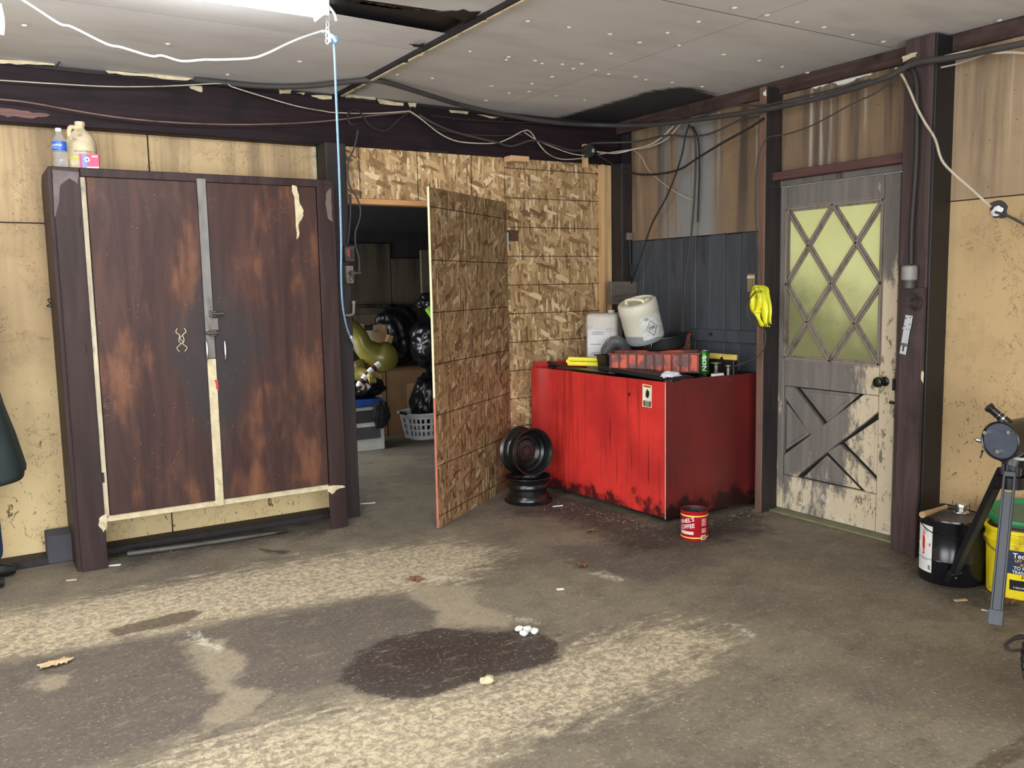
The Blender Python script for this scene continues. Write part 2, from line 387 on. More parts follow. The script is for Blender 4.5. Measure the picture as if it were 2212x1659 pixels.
# concrete floor: masks are distances to real stains, stored on the mesh
def floor_mat():
    N = NT('stained_concrete')
    nz = N.noise(6, 8, .65); nz2 = N.noise(1.4, 5, .6); fine = N.noise(60, 6, .7); fib = N.noise(15, 6, .75, dist=1.2)
    col = N.mix(N.step(nz2, .32, .68), lin(112, 103, 90), lin(136, 126, 106))
    col = N.mix(N.ma('MULTIPLY', N.step(nz, .45, .7), .5), col, lin(96, 85, 76))
    trn = N.noise(1.0, 7, .72, v=N.map((7, 22, 1)))
    def mask(a, amp=.10, wdt=.03, src=nz):
        return N.step(N.ma('ADD', N.attr(a), N.ma('MULTIPLY', N.ma('SUBTRACT', src, .5), amp)), -wdt, wdt)
    grit = N.step(N.noise(34, 6, .75, dist=.6), .42, .6)
    tr = N.ma('MULTIPLY', mask('track', .9, .13, trn), N.ma('ADD', .3, N.ma('MULTIPLY', grit, .7)))
    col = N.mix(tr, col, lin(214, 198, 166))
    col = N.mix(N.ma('MULTIPLY', mask('damp', .3, .035, trn), .78), col, lin(96, 87, 80))
    col = N.mix(N.ma('MULTIPLY', mask('wear', .3, .03), .7), col, lin(170, 156, 132))
    col = N.mix(N.ma('MULTIPLY', mask('oil', .17, .015, N.noise(9, 8, .68)), .9), col, lin(62, 54, 50))
    col = N.mix(N.ma('MULTIPLY', mask('rust', .5, .16), .75), col, lin(58, 42, 38))
    col = N.mix(N.ma('MULTIPLY', mask('grease', .45, .14), .8), col, lin(52, 46, 42))  # floor darkened round the bench foot, under the cupboard and by the pails
    col = N.mix(N.ma('MULTIPLY', N.step(N.ma('ADD', N.ma('MULTIPLY', N.attr('chalk'), 1.0), N.ma('MULTIPLY', N.ma('SUBTRACT', N.noise(26, 7, .8), .5), .3)), .0, .05), .8), col, lin(216, 208, 190))
    col = N.mix(N.ma('MULTIPLY', mask('trench', .09, .012, N.noise(14, 7, .7, v=N.map((1, 3, 1)))), .85), col, lin(92, 78, 64))
    sp3 = N.noise(12, 8, .78, v=N.map((.8, 1.5, 1), loc=(9, 3, 2)))
    col = N.mix(N.ma('MULTIPLY', N.step(sp3, .54, .66), .38), col, lin(176, 162, 138))
    col = N.mix(N.ma('MULTIPLY', N.step(sp3, .45, .34), .42), col, lin(70, 61, 55))
    # fibres, grit and small scratches
    ln = N.step(N.ma('ABSOLUTE', N.ma('SUBTRACT', fib, .5)), .012, .002)
    col = N.mix(N.ma('MULTIPLY', N.ma('MULTIPLY', ln, N.step(nz, .35, .55)), .6), col, lin(84, 70, 56))
    col = N.mix(N.ma('MULTIPLY', N.step(fine, .56, .68), .45), col, lin(208, 196, 170))
    col = N.mix(N.ma('MULTIPLY', N.step(fine, .44, .34), .5), col, lin(66, 57, 50))
    sp = N.vor(26, v=N.map(loc=(3, 3, 0))); col = N.mix(N.ma('MULTIPLY', N.step(sp, .07, .045), .75), col, lin(214, 206, 190))
    h = N.ma('ADD', N.ma('MULTIPLY', fine, .5), N.ma('ADD', nz, N.ma('MULTIPLY', fib, .5)))
    N.bump(h, .6, .008)
    r = N.ma('SUBTRACT', .78, N.ma('MULTIPLY', mask('oil', .07, .02), .22))
    return N.fin(col, r, 0, .4)
m_floor = floor_mat()

def ceil_mat():
    N = NT('grey_ceiling_board')
    n1 = N.noise(1.1, 4); n2 = N.noise(2.2, 6, .6, v=N.map((.8, 2.5, 1)))
    col = N.mix(N.step(n1, .3, .7), lin(212, 209, 205), lin(226, 224, 222))
    col = N.mix(N.ma('MULTIPLY', N.step(n2, .45, .7), .4), col, lin(190, 186, 182))
    a = N.ma('ADD', N.attr('soot'), N.ma('MULTIPLY', N.ma('SUBTRACT', N.noise(2.5, 7, .7, v=N.map((3, 18, 1))), .5), .22))
    col = N.mix(N.ma('MULTIPLY', N.step(a, -.03, .05), .97), col, lin(38, 43, 50))
    return N.fin(col, .6, 0, .4)
m_ceil = ceil_mat()

# ================================================================ SETTING
def sdf_poly(X, Y, poly):
    d = np.full(X.shape, 1e9); inside = np.zeros(X.shape, bool); n = len(poly)
    for i in range(n):
        ax, ay = poly[i]; bx, by = poly[(i+1) % n]
        ex, ey = bx-ax, by-ay; wx, wy = X-ax, Y-ay
        t = np.clip((wx*ex+wy*ey)/(ex*ex+ey*ey+1e-12), 0, 1)
        d = np.minimum(d, np.hypot(wx-t*ex, wy-t*ey))
        c = ((ay > Y) != (by > Y)) & (X < (bx-ax)*(Y-ay)/(by-ay+1e-12)+ax); inside ^= c
    return np.where(inside, d, -d)
def plane_mesh(name, xs, ys, z, masks, flip=False, zfn=None):
    X, Y = np.meshgrid(xs, ys); nx, ny = len(xs), len(ys)
    Z = np.full(X.shape, z) if zfn is None else zfn(X, Y)
    V = np.stack([X.ravel(), Y.ravel(), Z.ravel()], 1); idx = np.arange(nx*ny).reshape(ny, nx)
    q = np.stack([idx[:-1, :-1], idx[:-1, 1:], idx[1:, 1:], idx[1:, :-1]], -1).reshape(-1, 4)
    if flip: q = q[:, ::-1]
    me = bpy.data.meshes.new(name); me.vertices.add(len(V)); me.vertices.foreach_set('co', V.ravel().astype('f'))
    me.loops.add(q.size); me.loops.foreach_set('vertex_index', q.ravel().astype('i'))
    me.polygons.add(len(q)); me.polygons.foreach_set('loop_start', (np.arange(len(q))*4).astype('i')); me.polygons.foreach_set('loop_total', np.full(len(q), 4, 'i'))
    me.update(); me.validate()
    for k, polys in masks.items():
        d = np.full(X.shape, -.6)
        for p in polys: d = np.maximum(d, np.clip(sdf_poly(X, Y, p), -.6, .6))
        at = me.attributes.new(k, 'FLOAT', 'POINT'); at.data.foreach_set('value', d.ravel().astype('f'))
    return me
def fl(*pts): return [tuple(P(a, b, z=0)[:2]) for a, b in pts]
masks = {
 'track': [fl((-60, 1345), (400, 1258), (700, 1205), (960, 1172), (1080, 1190), (1000, 1255), (870, 1278), (500, 1338), (-60, 1440)),
           fl((250, 1700), (430, 1610), (740, 1535), (1050, 1478), (1300, 1380), (1480, 1345), (1560, 1385), (1500, 1450), (1330, 1520), (1150, 1580), (950, 1700)),],
 'damp': [fl((-80, 1440), (120, 1415), (280, 1385), (390, 1368), (500, 1340), (700, 1305), (800, 1288), (870, 1282), (940, 1310), (945, 1357), (1100, 1362), (1205, 1400), (1190, 1435), (1050, 1462), (900, 1508), (735, 1480), (600, 1500), (560, 1535), (420, 1570), (300, 1620), (-80, 1720)),
          fl((1180, 1180), (1420, 1170), (1560, 1215), (1400, 1260), (1240, 1225))],
 'wear': [fl((392, 1392), (480, 1382), (535, 1430), (520, 1475), (575, 1508), (500, 1560), (432, 1562), (470, 1508), (430, 1450)),
          fl((875, 1282), (905, 1262), (1030, 1270), (1040, 1310), (1100, 1330), (1100, 1355), (950, 1352), (935, 1320)),
          fl((72, 1462), (140, 1458), (155, 1480), (100, 1495))],
 'oil': [fl((736, 1478), (790, 1495), (865, 1507), (945, 1500), (1050, 1462), (1181, 1434), (1207, 1418), (1205, 1390), (1181, 1373), (1118, 1363), (1050, 1364), (945, 1359), (860, 1372), (790, 1400), (745, 1440)),
         fl((560, 1186), (625, 1190), (620, 1197), (575, 1195))],
 'rust': [fl((800, 1420), (880, 1385), (1000, 1375), (1080, 1385), (1050, 1425), (900, 1450), (820, 1450))],
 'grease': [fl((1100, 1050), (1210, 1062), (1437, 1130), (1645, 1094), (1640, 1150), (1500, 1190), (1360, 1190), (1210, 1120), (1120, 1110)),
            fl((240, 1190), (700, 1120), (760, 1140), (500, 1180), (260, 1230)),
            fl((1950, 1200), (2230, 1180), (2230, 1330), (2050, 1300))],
 'chalk': [fl((880, 1248), (905, 1242), (1000, 1243), (1010, 1252), (950, 1256)), fl((1262, 1236), (1300, 1233), (1352, 1247), (1345, 1260), (1290, 1246)),
           fl((1098, 1330), (1160, 1333), (1165, 1350), (1110, 1342)), fl((395, 1365), (430, 1362), (490, 1400), (470, 1415), (420, 1395)),
           fl((1560, 1345), (1590, 1345), (1640, 1372), (1620, 1382)), fl((620, 1196), (680, 1190), (640, 1202)), fl((1385, 1508), (1478, 1518), (1470, 1523), (1390, 1513)),
           fl((1030, 1228), (1060, 1230), (1050, 1236))],
 'trench': [fl((2070, 1670), (2212, 1588), (2260, 1562), (2290, 1590), (2150, 1670)), fl((228, 1362), (250, 1374), (400, 1347), (440, 1322), (420, 1317), (370, 1326))],
}
xs = np.concatenate([np.arange(-4.6, -.6, .25), np.arange(-.6, 4.6, .02), np.arange(4.6, 6.4, .3)])
ys = np.concatenate([np.arange(-3.2, .6, .25), np.arange(.6, 5.7, .02), np.arange(5.7, 9.3, .3)])
def zf(X, Y):
    Z = np.zeros(X.shape)
    return Z
fo = link('floor', plane_mesh('floor', xs, ys, 0, masks, zfn=zf), m_floor); fo['kind'] = 'structure'

# ---- left wall (long wall behind the cupboard)
b = B(); b.box((-4.4, 5.40, 0), (1.95, 5.44, 2.65)); wl = struct('wall_left', b, m_dark)
for x0, x1, z0, z1 in ((-4.3, -3.08, .035, 2.4), (-3.07, -1.85, .035, 2.4), (-1.84, -.62, .035, 2.4), (-.61, .962, .035, 1.83), (-.61, .962, 1.836, 2.4), (.97, 1.94, .03, 2.4)):
    b = B(); b.box((x0, 5.365, z0), (x1, 5.40, z1), .0015); obj('plywood_panel', b, m_plyL, wl)
b = B(); b.box((1.925, 5.355, 2.05), (1.95, 5.375, 2.36)); obj('peeling_edge', b, m_cream, wl)
b = B(); b.box((-4.4, 5.22, 0), (1.93, 5.36, .038), .004); struct('baseboard_left', b, m_dark)
# beam along the top
b = B(); b.box((-4.4, 5.26, 2.335), (4.3, 5.36, 2.62), .004); bm_ = struct('trim_1', b, m_beam)
b = B(); b.box((-4.4, 5.30, 2.60), (4.3, 5.42, 2.66)); obj('top_plate', b, m_dark, bm_)
rag = [((-2, 128), (120, 134), (118, 141), (60, 139), (20, 137), (-2, 137)), ((228, 152), (330, 160), (420, 168), (400, 174), (330, 167), (280, 163), (235, 158)),
       ((408, 186), (437, 186), (436, 199), (412, 191)), ((602, 193), (630, 193), (628, 202), (604, 203)), ((640, 200), (660, 200), (655, 205)), ((672, 206), (717, 207), (717, 214), (690, 213), (680, 210)),
       ((747, 200), (810, 208), (812, 216), (770, 212), (746, 211)), ((816, 213), (872, 222), (872, 229), (820, 224)), ((882, 221), (900, 223), (898, 232), (884, 230)), ((968, 237), (1012, 241), (1010, 247), (975, 243)), ((1030, 247), (1080, 254), (1060, 256))]
for i, pl in enumerate(rag):
    b = B(); b.prism(rough_poly([P(a, c, y=5.256) for a, c in pl], .004, 3, i, (1, 0, 1)), (0, .004, 0)); obj('torn_board_remnant', b, m_cream, bm_)
b = B(); b.prism(rough_poly([P(a, c, y=5.256) for a, c in ((-2, 232), (60, 240), (110, 248), (70, 256), (20, 252), (-2, 246))], .006, 4, 9, (1, 0, 1)), (0, .003, 0)); obj('scuffed_patch', b, wood('scuffed_beam', (120, 84, 76), (98, 66, 60), (140, 104, 92), 'x'), bm_)
# posts
def tr(n, a, c, m, bev=.004):
    b = B(); b.box(a, c, bev); return struct('trim_%d' % n, b, m)
t2 = tr(2, (1.935, 5.15, 0), (2.065, 5.30, 2.335), m_postdark)
t3 = tr(3, (4.205, 5.12, 0), (4.30, 5.36, 2.335), m_postdark)
# ---- strand board partition
b = B(); b.box((2.07, 5.262, 2.02), (3.272, 5.275, 2.335), .001); wo = struct('wall_partition', b, m_osbh)
b = B(); b.box((3.276, 5.262, .01), (4.10, 5.275, 2.335), .001); obj('strand_board_sheet', b, m_osb, wo)
b = B(); b.box((2.07, 5.27, 1.985), (3.3, 5.36, 2.02), .002); obj('lintel_stud', b, plain('warm_pine', (214, 160, 104), .6, scale=3, stretch=(1, 9, 9)), wo)
b = B(); b.box((4.095, 5.215, .0), (4.125, 5.262, 2.33), .002); b.box((4.125, 5.235, 0), (4.20, 5.262, 2.33), .002); obj('stud', b, m_pine, wo)
b = B(); b.box((2.62, 5.258, 2.335), (2.83, 5.264, 2.35)); obj('black_edge_gap', b, m_black, wo)
p0 = P(1091, 344, y=5.24); b = B(); b.box((p0.x, 5.16, p0.z-.02), (p0.x+.15, 5.255, p0.z+.018), .003); obj('pine_block', b, m_pine_x, wo)
p0 = P(1260, 310, y=5.24); b = B(); b.box((p0.x, 5.225, 2.30), (p0.x+.035, 5.26, 2.47), .002); obj('pine_batten', b, m_pine, wo)
p0 = P(1093, 497, y=5.255); p1 = P(1120, 521, y=5.255); b = B(); b.box((p0.x, 5.252, p1.z), (p1.x, 5.262, p0.z), .001); obj('fixing_plate', b, plain('brown_card', (82, 54, 44), .7), wo)
for a, c in ((1098, 400), (1100, 470), (1101, 530), (1102, 588), (1190, 365), (1250, 370), (1100, 700), (1102, 820)):
    q = P(a, c, y=5.262); b = B(); b.cyl((q.x, 5.258, q.z), (q.x, 5.266, q.z), .005, n=8); obj('screw', b, m_dark, wo)

# ---- storeroom behind
b = B(); b.box((1.6, 8.3, 0), (6.1, 8.36, 2.6)); b.box((1.55, 5.45, 0), (1.6, 6.5, 2.6)); b.box((1.55, 7.7, 0), (1.6, 8.36, 2.6)); b.box((1.55, 6.5, 0), (1.6, 7.7, .7)); b.box((1.55, 6.5, 1.6), (1.6, 7.7, 2.6)); wb = struct('wall_storeroom', b, m_dark)  # side wall gap made for the added storeroom fill light
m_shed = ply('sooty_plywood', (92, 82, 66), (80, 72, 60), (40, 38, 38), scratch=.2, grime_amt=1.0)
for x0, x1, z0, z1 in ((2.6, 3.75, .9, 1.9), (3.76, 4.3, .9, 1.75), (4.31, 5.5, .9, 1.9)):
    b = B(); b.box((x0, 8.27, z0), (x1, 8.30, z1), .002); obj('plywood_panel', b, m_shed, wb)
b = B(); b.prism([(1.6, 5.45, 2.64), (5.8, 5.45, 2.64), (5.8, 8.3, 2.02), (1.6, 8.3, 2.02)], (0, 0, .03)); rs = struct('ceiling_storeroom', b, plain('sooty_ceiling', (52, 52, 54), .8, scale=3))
b = B(); b.box((4.42, 5.36, 0), (4.46, 8.3, 2.64)); struct('wall_storeroom_right', b, m_dark)

# ---- right wall
b = B(); b.box((4.335, 2.9, 2.05), (4.36, 5.36, 2.66)); b.box((4.335, 3.8, 0), (4.36, 5.36, 2.06)); b.box((4.335, -1.9, 0), (4.36, 2.70, 2.66)); b.box((4.335, 2.70, 0), (4.36, 2.90, 2.66))
wr = struct('wall_right', b, m_dark)
for y0, y1, z0, z1, m in ((3.76, 5.12, 1.765, 2.60, m_plyR), (2.83, 3.715, 2.10, 2.60, m_plyR), (1.45, 2.675, 1.835, 2.57, m_plyR3), (1.45, 2.675, .02, 1.83, m_plyR2), (.23, 1.445, .02, 2.57, m_plyR2), (-1.0, .225, .02, 2.57, m_plyR2)):
    b = B(); b.box((4.30, y0, z0), (4.335, y1, z1), .0015); obj('plywood_panel', b, m, wr)
b = B(); b.prism(rough_poly([P(a, c, x=4.297) for a, c in ((1742, 186), (1775, 178), (1815, 167), (1885, 156), (1880, 163), (1850, 170), (1818, 183), (1790, 180), (1762, 192))], .006, 4, 3, (0, 1, 1)), (.003, 0, 0)); obj('bare_plaster_patch', b, m_white, wr)
# grey boarding: ten planks, two ledges
ys_ = [5.12, 4.98, 4.845, 4.71, 4.575, 4.44, 4.305, 4.17, 4.035, 3.90, 3.76]
for i in range(10):
    b = B(); b.box((4.298+.002*(i % 3), ys_[i+1]+.003, .02), (4.335, ys_[i]-.001, 1.762-.004*(i % 2)), .003); obj('plank', b, m_grey, wr)
for z0, z1 in ((1.05, 1.13), (.30, .38)):
    b = B(); b.box((4.272, 3.80, z0), (4.30, 4.45, z1), .004); obj('ledge_board', b, m_grey, wr)
q = P(1535, 722, x=4.268); b = B(); b.cyl((4.262, q.y, q.z), (4.275, q.y, q.z), .013, n=12); obj('bolt_head', b, m_dark, wr)
b = B(); b.box((4.27, -1.9, 2.565), (4.335, 5.3, 2.65), .003); struct('trim_4', b, wood('brown_plate', (60, 46, 44), (76, 60, 56), (90, 74, 68), 'y', dirt=.5, spec=.15))
t5 = tr(5, (4.158, 3.708, 0), (4.30, 3.754, 2.60), m_postdark)
b = B(); b.box((4.151, 3.706, 0), (4.158, 3.757, 2.60), .002); obj('stud_face', b, wood('brown_stud', (88, 64, 56), (112, 84, 72), (128, 98, 84), 'z', .6), t5)
t6 = tr(6, (4.135, 2.635, 0), (4.30, 2.79, 2.64), m_post)
b = B(); b.box((4.108, 2.63, 0), (4.134, 2.755, 1.40), .002); obj('cover_board', b, m_post, t6)
b = B(); b.box((4.142, 2.622, 0), (4.335, 2.636, 2.64), .002); obj('dark_stud', b, m_black, t6)  # narrow dark stud along the side of the post
b = B(); b.prism(rough_poly([P(a, c, x=4.106) for a, c in ((1991, 800), (1996, 805), (1994, 828), (1989, 818))], .003, 2, 4, (0, 1, 1)), (.001, 0, 0)); obj('split_wood', b, m_cream, t6)
b = B(); b.prism(rough_poly([P(a, c, x=4.13) for a, c in ((1948, 122), (1980, 112), (1978, 122), (1950, 134))], .004, 3, 4, (0, 1, 1)), (.003, 0, 0)); obj('torn_board_remnant', b, m_cream, t6)
b = B(); b.prism(rough_poly([P(a, c, x=4.148) for a, c in ((1648, 200), (1655, 194), (1655, 208), (1649, 206))], .003, 2, 4, (0, 1, 1)), (.001, 0, 0)); obj('paint_chip', b, m_white, t5)

# header over the door
b = B(); b.box((4.22, 2.79, 2.052), (4.335, 3.765, 2.10), .003); struct('trim_7', b, wood('brown_header', (66, 42, 42), (84, 56, 54), (98, 68, 62), 'y'))
# closing shell around and behind the camera: wide doorway open to the sky
b = B(); b.box((-4.45, -1.9, 0), (-4.4, -.6, 2.66)); b.box((-4.45, 3.2, 0), (-4.4, 5.44, 2.66)); b.box((-4.45, -.6, 2.45), (-4.4, 3.2, 2.66)); struct('wall_far_left', b, m_plyL)  # bay opening invented to let the added side light in
b = B(); b.box((-4.4, -1.95, 0), (-3.3, -1.9, 2.66)); b.box((2.2, -1.95, 0), (4.36, -1.9, 2.66)); b.box((-3.3, -1.95, 2.45), (2.2, -1.9, 2.66)); struct('wall_front', b, m_plyL)

# ---- ceiling
soot = [[tuple(P(a, c, z=2.65)[:2]) for a, c in ((1190, 258), (1300, 225), (1400, 196), (1440, 190), (1500, 187), (1575, 213), (1540, 225), (1500, 236), (1400, 275), (1300, 290))],
        [tuple(P(a, c, z=2.65)[:2]) for a, c in ((735, 215), (700, 214), (790, 178), (800, 182))]]
b = B(); b.box((-4.45, -1.95, 2.672), (4.36, 5.42, 2.70)); ce = struct('ceiling', b, m_black)
def cpanel(corners, sag=.0):
    """one ceiling sheet, its four corners given, hanging slightly"""
    (x0, y0), (x1, y1), (x2, y2), (x3, y3) = corners; n = 40
    u = np.linspace(0, 1, n); U, V = np.meshgrid(u, u)
    X = (1-U)*(1-V)*x0+U*(1-V)*x1+U*V*x2+(1-U)*V*x3; Y = (1-U)*(1-V)*y0+U*(1-V)*y1+U*V*y2+(1-U)*V*y3
    Z = 2.650-sag*np.sin(PI*U)*np.sin(PI*V)
    me = plane_mesh('ceiling_board', np.arange(n), np.arange(n), 0, {}, True)
    VV = np.stack([X.ravel(), Y.ravel(), Z.ravel()], 1); me.vertices.foreach_set('co', VV.ravel().astype('f'))
    d = np.full(X.shape, -.6)
    for p in soot: d = np.maximum(d, np.clip(sdf_poly(X, Y, p), -.6, .6))
    at = me.attributes.new('soot', 'FLOAT', 'POINT'); at.data.foreach_set('value', d.ravel().astype('f')); me.update()
    o = link('ceiling_board', me, m_ceil, ce, False)
for x0, x1 in ((-4.4, -2.8), (-2.795, -.4), (-.395, 2.05)):
    for y0, y1 in ((-1.9, -.6), (-.598, .6), (.602, 1.75), (1.752, 2.93), (2.935, 3.60), (3.66, 4.129), (4.131, 5.34)):
        if x1 > 2 and y0 == 2.935: c = ((x0, y0), (x1, y0), (x1, 3.50), (x0, 3.66))
        elif x1 > 2 and y0 == 3.66: c = ((x0, 3.665), (1.25, 3.675), (x1, y1), (x0, y1)); c = ((x0, 3.665), (x1, 3.80), (x1, y1), (x0, y1))
        else: c = ((x0, y0), (x1, y0), (x1, y1), (x0, y1))
        cpanel(c, .003)
for x0, x1 in ((2.12, 3.19), (3.1925, 4.30)):
    for y0, y1 in ((-1.9, -.6), (-.595, .6), (.605, 1.75), (1.755, 2.928), (2.933, 4.129), (4.1305, 5.34)): cpanel(((x0, y0), (x1, y0), (x1, y1), (x0, y1)), .003)
b = B(); b.box((2.05, -1.9, 2.628), (2.085, 5.3, 2.66), .004); cs = struct('trim_8', b, m_dark)
rnd = random.Random(5); yy = 5.2
while yy > 2.4:
    l = rnd.uniform(.12, .5); b = B(); b.box((2.064+rnd.uniform(-.003, .003), yy-l, 2.6205), (2.084, yy, 2.6275), .001); obj('cream_edge_strip', b, m_cream, cs); yy -= l+rnd.choice((.01, .02, .06))
b = B(); b.prism(rough_poly([P(a, c, z=2.626) for a, c in ((884, 96), (905, 97), (920, 94), (912, 103), (895, 101))], .01, 3, 5, (1, 1, 0)), (0, 0, .004)); obj('torn_flap', b, m_dark, cs)
b = B(); b.prism(rough_poly([P(a, c, z=2.636) for a, c in ((705, 0), (750, -6), (745, 8), (728, 14), (716, 6))], .012, 3, 5, (1, 1, 0)), (0, 0, .004)); obj('dark_hole_edge', b, m_black, ce)
b = B(); b.prism(rough_poly([P(a, c, z=2.645) for a, c in ((745, 2), (800, 10), (860, 19), (925, 29), (990, 42), (1012, 55), (1040, 27), (980, 24), (940, 26), (900, 22), (850, 17), (800, 6))], .02, 5, 8, (1, 1, 0)), (0, 0, .003)); obj('ragged_gap', b, m_black, ce)
caps = [(1140, 46), (1229, 59), (1318, 74), (1442, 71), (1382, 92), (1320, 116), (1015, 111), (1099, 123), (1094, 129), (1156, 131), (1171, 137), (1215, 139), (1239, 148), (1257, 138), (1287, 151), (1315, 160), (1193, 166), (1373, 166), (1395, 172), (1149, 181), (1062, 186), (1100, 201), (1143, 198), (1202, 207), (1263, 216), (858, 161), (934, 169), (1050, 217), (1452, 178), (1587, 17), (1657, 33), (1722, 48), (1780, 59), (1842, 75), (1509, 47), (1467, 98), (1563, 118), (1640, 131), (1690, 144), (1744, 157), (1908, 90), (2159, 44), (1517, 187), (648, 133), (492, 161), (363, 95), (53, 55)]
b = B(); b.cyl((0, 0, 0), (0, 0, -.006), .015, .006, n=10); m_cap = plain('filled_nail', (214, 206, 190), .6); capm = bpy.data.meshes.new('nail_cap'); b.b.to_mesh(capm); b.b.free(); capm.materials.append(m_cap)
for a, c in caps:
    q = P(a, c, z=2.64); o = link('nail_cap', capm, m_cap, ce); o.location = (q.x, q.y, 2.641); s_ = random.uniform(.8, 1.25); o.scale = (s_, s_, 1)

# ---- door
XD = 4.30
def dp(pts, x=XD): return [P(a, c, x=x) for a, c in pts]
def yz(y0, y1, z0, z1, x0, x1, b=None, bev=.003): b = b or B(); return b.box((x0, y0, z0), (x1, y1, z1), bev)
def doormat(name, up, lo):
    N = NT(name); z = N.sep()[2]; g = N.noise(1.6, 8, .62, v=N.map((14, 14, 1))); y = N.sep()[1]
    col = N.mix(N.step(g, .35, .65), lin(*up), tuple(c*.75 for c in lin(*up)))
    w_ = N.noise(3.0, 8, .72, v=N.map((3, 3, 1)))
    side = N.step(y, 3.35, 2.95)
    lowz = N.step(z, .5, .0)
    lev = N.ma('ADD', N.ma('MULTIPLY', N.ma('MULTIPLY', side, N.step(z, 1.65, 1.35)), .30), N.ma('MULTIPLY', lowz, .2))
    wm = N.step(N.ma('ADD', w_, lev), .60, .72)
    col = N.mix(N.ma('MULTIPLY', wm, .9), col, lin(*lo))
    ch = N.noise(19, 8, .78, v=N.map((1, 1, .6))); cm = N.step(ch, .54, .6); dn = N.ma('MULTIPLY', cm, wm)
    col = N.mix(N.ma('MULTIPLY', dn, .8), col, lin(84, 68, 56))
    wp = N.ma('MULTIPLY', N.step(N.noise(11, 7, .7, v=N.map(loc=(4, 2, 3))), .56, .62), N.step(z, .35, .05))
    col = N.mix(N.ma('MULTIPLY', wp, .8), col, lin(212, 204, 190))
    N.bump(g, .2, .003); return N.fin(col, .6, 0, .3)
m_door = doormat('worn_door_paint', (122, 115, 109), (212, 196, 166))
m_doorgap = plain('door_shadow_gap', (22, 20, 20), .9)
b = yz(2.905, 3.0, 0.02, 2.015, XD, XD+.035); dr = struct('door_1', b, m_door)
for y0, y1, z0, z1, nm in ((3.668, 3.765, .02, 2.015, 'stile'), (3.004, 3.664, 1.885, 2.015, 'top_rail'), (3.004, 3.664, .80, .968, 'lock_rail'), (3.004, 3.664, .02, .235, 'bottom_rail')):
    b = yz(y0, y1, z0, z1, XD, XD+.035); obj(nm, b, m_door, dr)
b = yz(2.91, 3.76, .025, .965, XD+.034, XD+.040); obj('backing', b, m_doorgap, dr)
# glazed half: u to the right, v down
GU = lambda u, v, x=XD: Vector((x, 3.662+(3.006-3.662)*u, 1.88+(.972-1.88)*v))
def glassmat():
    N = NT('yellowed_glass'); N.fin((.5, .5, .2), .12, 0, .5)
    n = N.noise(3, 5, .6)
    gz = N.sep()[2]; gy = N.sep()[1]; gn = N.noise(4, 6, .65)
    refl_dark = N.ma('MULTIPLY', N.step(N.ma('ADD', N.ma('ADD', gz, N.ma('MULTIPLY', gn, .5)), N.ma('MULTIPLY', gy, -.45)), .32, -.18), .8)  # dark room reflection painted in: panes darken downward and to the left
    tl = N.n('ShaderNodeBsdfTranslucent'); N.put(tl.inputs[0], N.mix(refl_dark, N.mix(N.step(n, .35, .65), lin(244, 244, 196), lin(234, 234, 180)), lin(150, 150, 108)))
    df = N.n('ShaderNodeBsdfDiffuse'); N.put(df.inputs[0], N.mix(refl_dark, lin(220, 220, 170), lin(132, 132, 96)))
    gl = N.n('ShaderNodeBsdfGlossy'); gl.inputs['Roughness'].default_value = .05; N.put(gl.inputs[0], (.9, .9, .85))
    m1 = N.n('ShaderNodeMixShader'); m1.inputs[0].default_value = .5; N.t.links.new(df.outputs[0], m1.inputs[1]); N.t.links.new(tl.outputs[0], m1.inputs[2])
    fr = N.n('ShaderNodeFresnel'); fr.inputs[0].default_value = 1.5
    m2 = N.n('ShaderNodeMixShader'); N.t.links.new(fr.outputs[0], m2.inputs[0]); N.t.links.new(m1.outputs[0], m2.inputs[1]); N.t.links.new(gl.outputs[0], m2.inputs[2])
    N.t.links.new(m2.outputs[0], N.out.inputs[0]); return N.m
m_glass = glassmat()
n_ = {'a': (0, 0), 'b': (.5, 0), 'c': (1, 0), 'd': (0, .5), 'e': (.5, .5), 'f': (1, .5), 'g': (0, 1), 'h': (.5, 1), 'i': (1, 1), 'p': (.25, .25), 'q': (.75, .25), 'r': (.25, .75), 's': (.75, .75)}
for pn in ('bpeq', 'pder', 'qesf', 'ersh', 'abp', 'bcq', 'apd', 'dgr', 'cqf', 'fis', 'ghr', 'his'):
    pts = [n_[k] for k in pn]
    if pn == 'pder': pts = [n_['p'], n_['d'], n_['r'], n_['e']]
    if pn == 'qesf': pts = [n_['q'], n_['e'], n_['s'], n_['f']]
    if pn == 'ersh': pts = [n_['e'], n_['r'], n_['h'], n_['s']]
    cx_ = sum(p[0] for p in pts)/len(pts); cy_ = sum(p[1] for p in pts)/len(pts)
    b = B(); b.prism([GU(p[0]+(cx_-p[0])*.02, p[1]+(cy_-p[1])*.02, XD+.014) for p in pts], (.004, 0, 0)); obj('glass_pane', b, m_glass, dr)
m_bar = wood('glazing_bar', (112, 102, 92), (142, 130, 118), (84, 74, 66), 'z', .55, dirt=.35)
def bar(a, c, nm='glazing_bar'):
    A = GU(*a, x=XD+.006); C_ = GU(*c, x=XD+.006); d = (C_-A).normalized(); s_ = Vector((1, 0, 0)).cross(d)*.0165
    b = B(); k = Vector((-.012, 0, 0)); h2 = s_*.32
    V = [A-s_, A+s_, C_+s_, C_-s_]; b.prism(V, (.012, 0, 0)); b.prism([A-h2, A+h2, C_+h2, C_-h2], k)
    for sg in (-1, 1):
        o_ = s_*.72*sg; b.prism([A+o_-s_*.13, A+o_+s_*.13, C_+o_+s_*.13, C_+o_-s_*.13], k*.6)
    obj(nm, b, m_bar, dr)
for a, c in ('pa', 'pb', 'qb', 'qc', 'pd', 'pe', 'qe', 'qf', 'rd', 're', 'se', 'sf', 'rg', 'rh', 'sh', 'si'): bar(n_[a], n_[c])
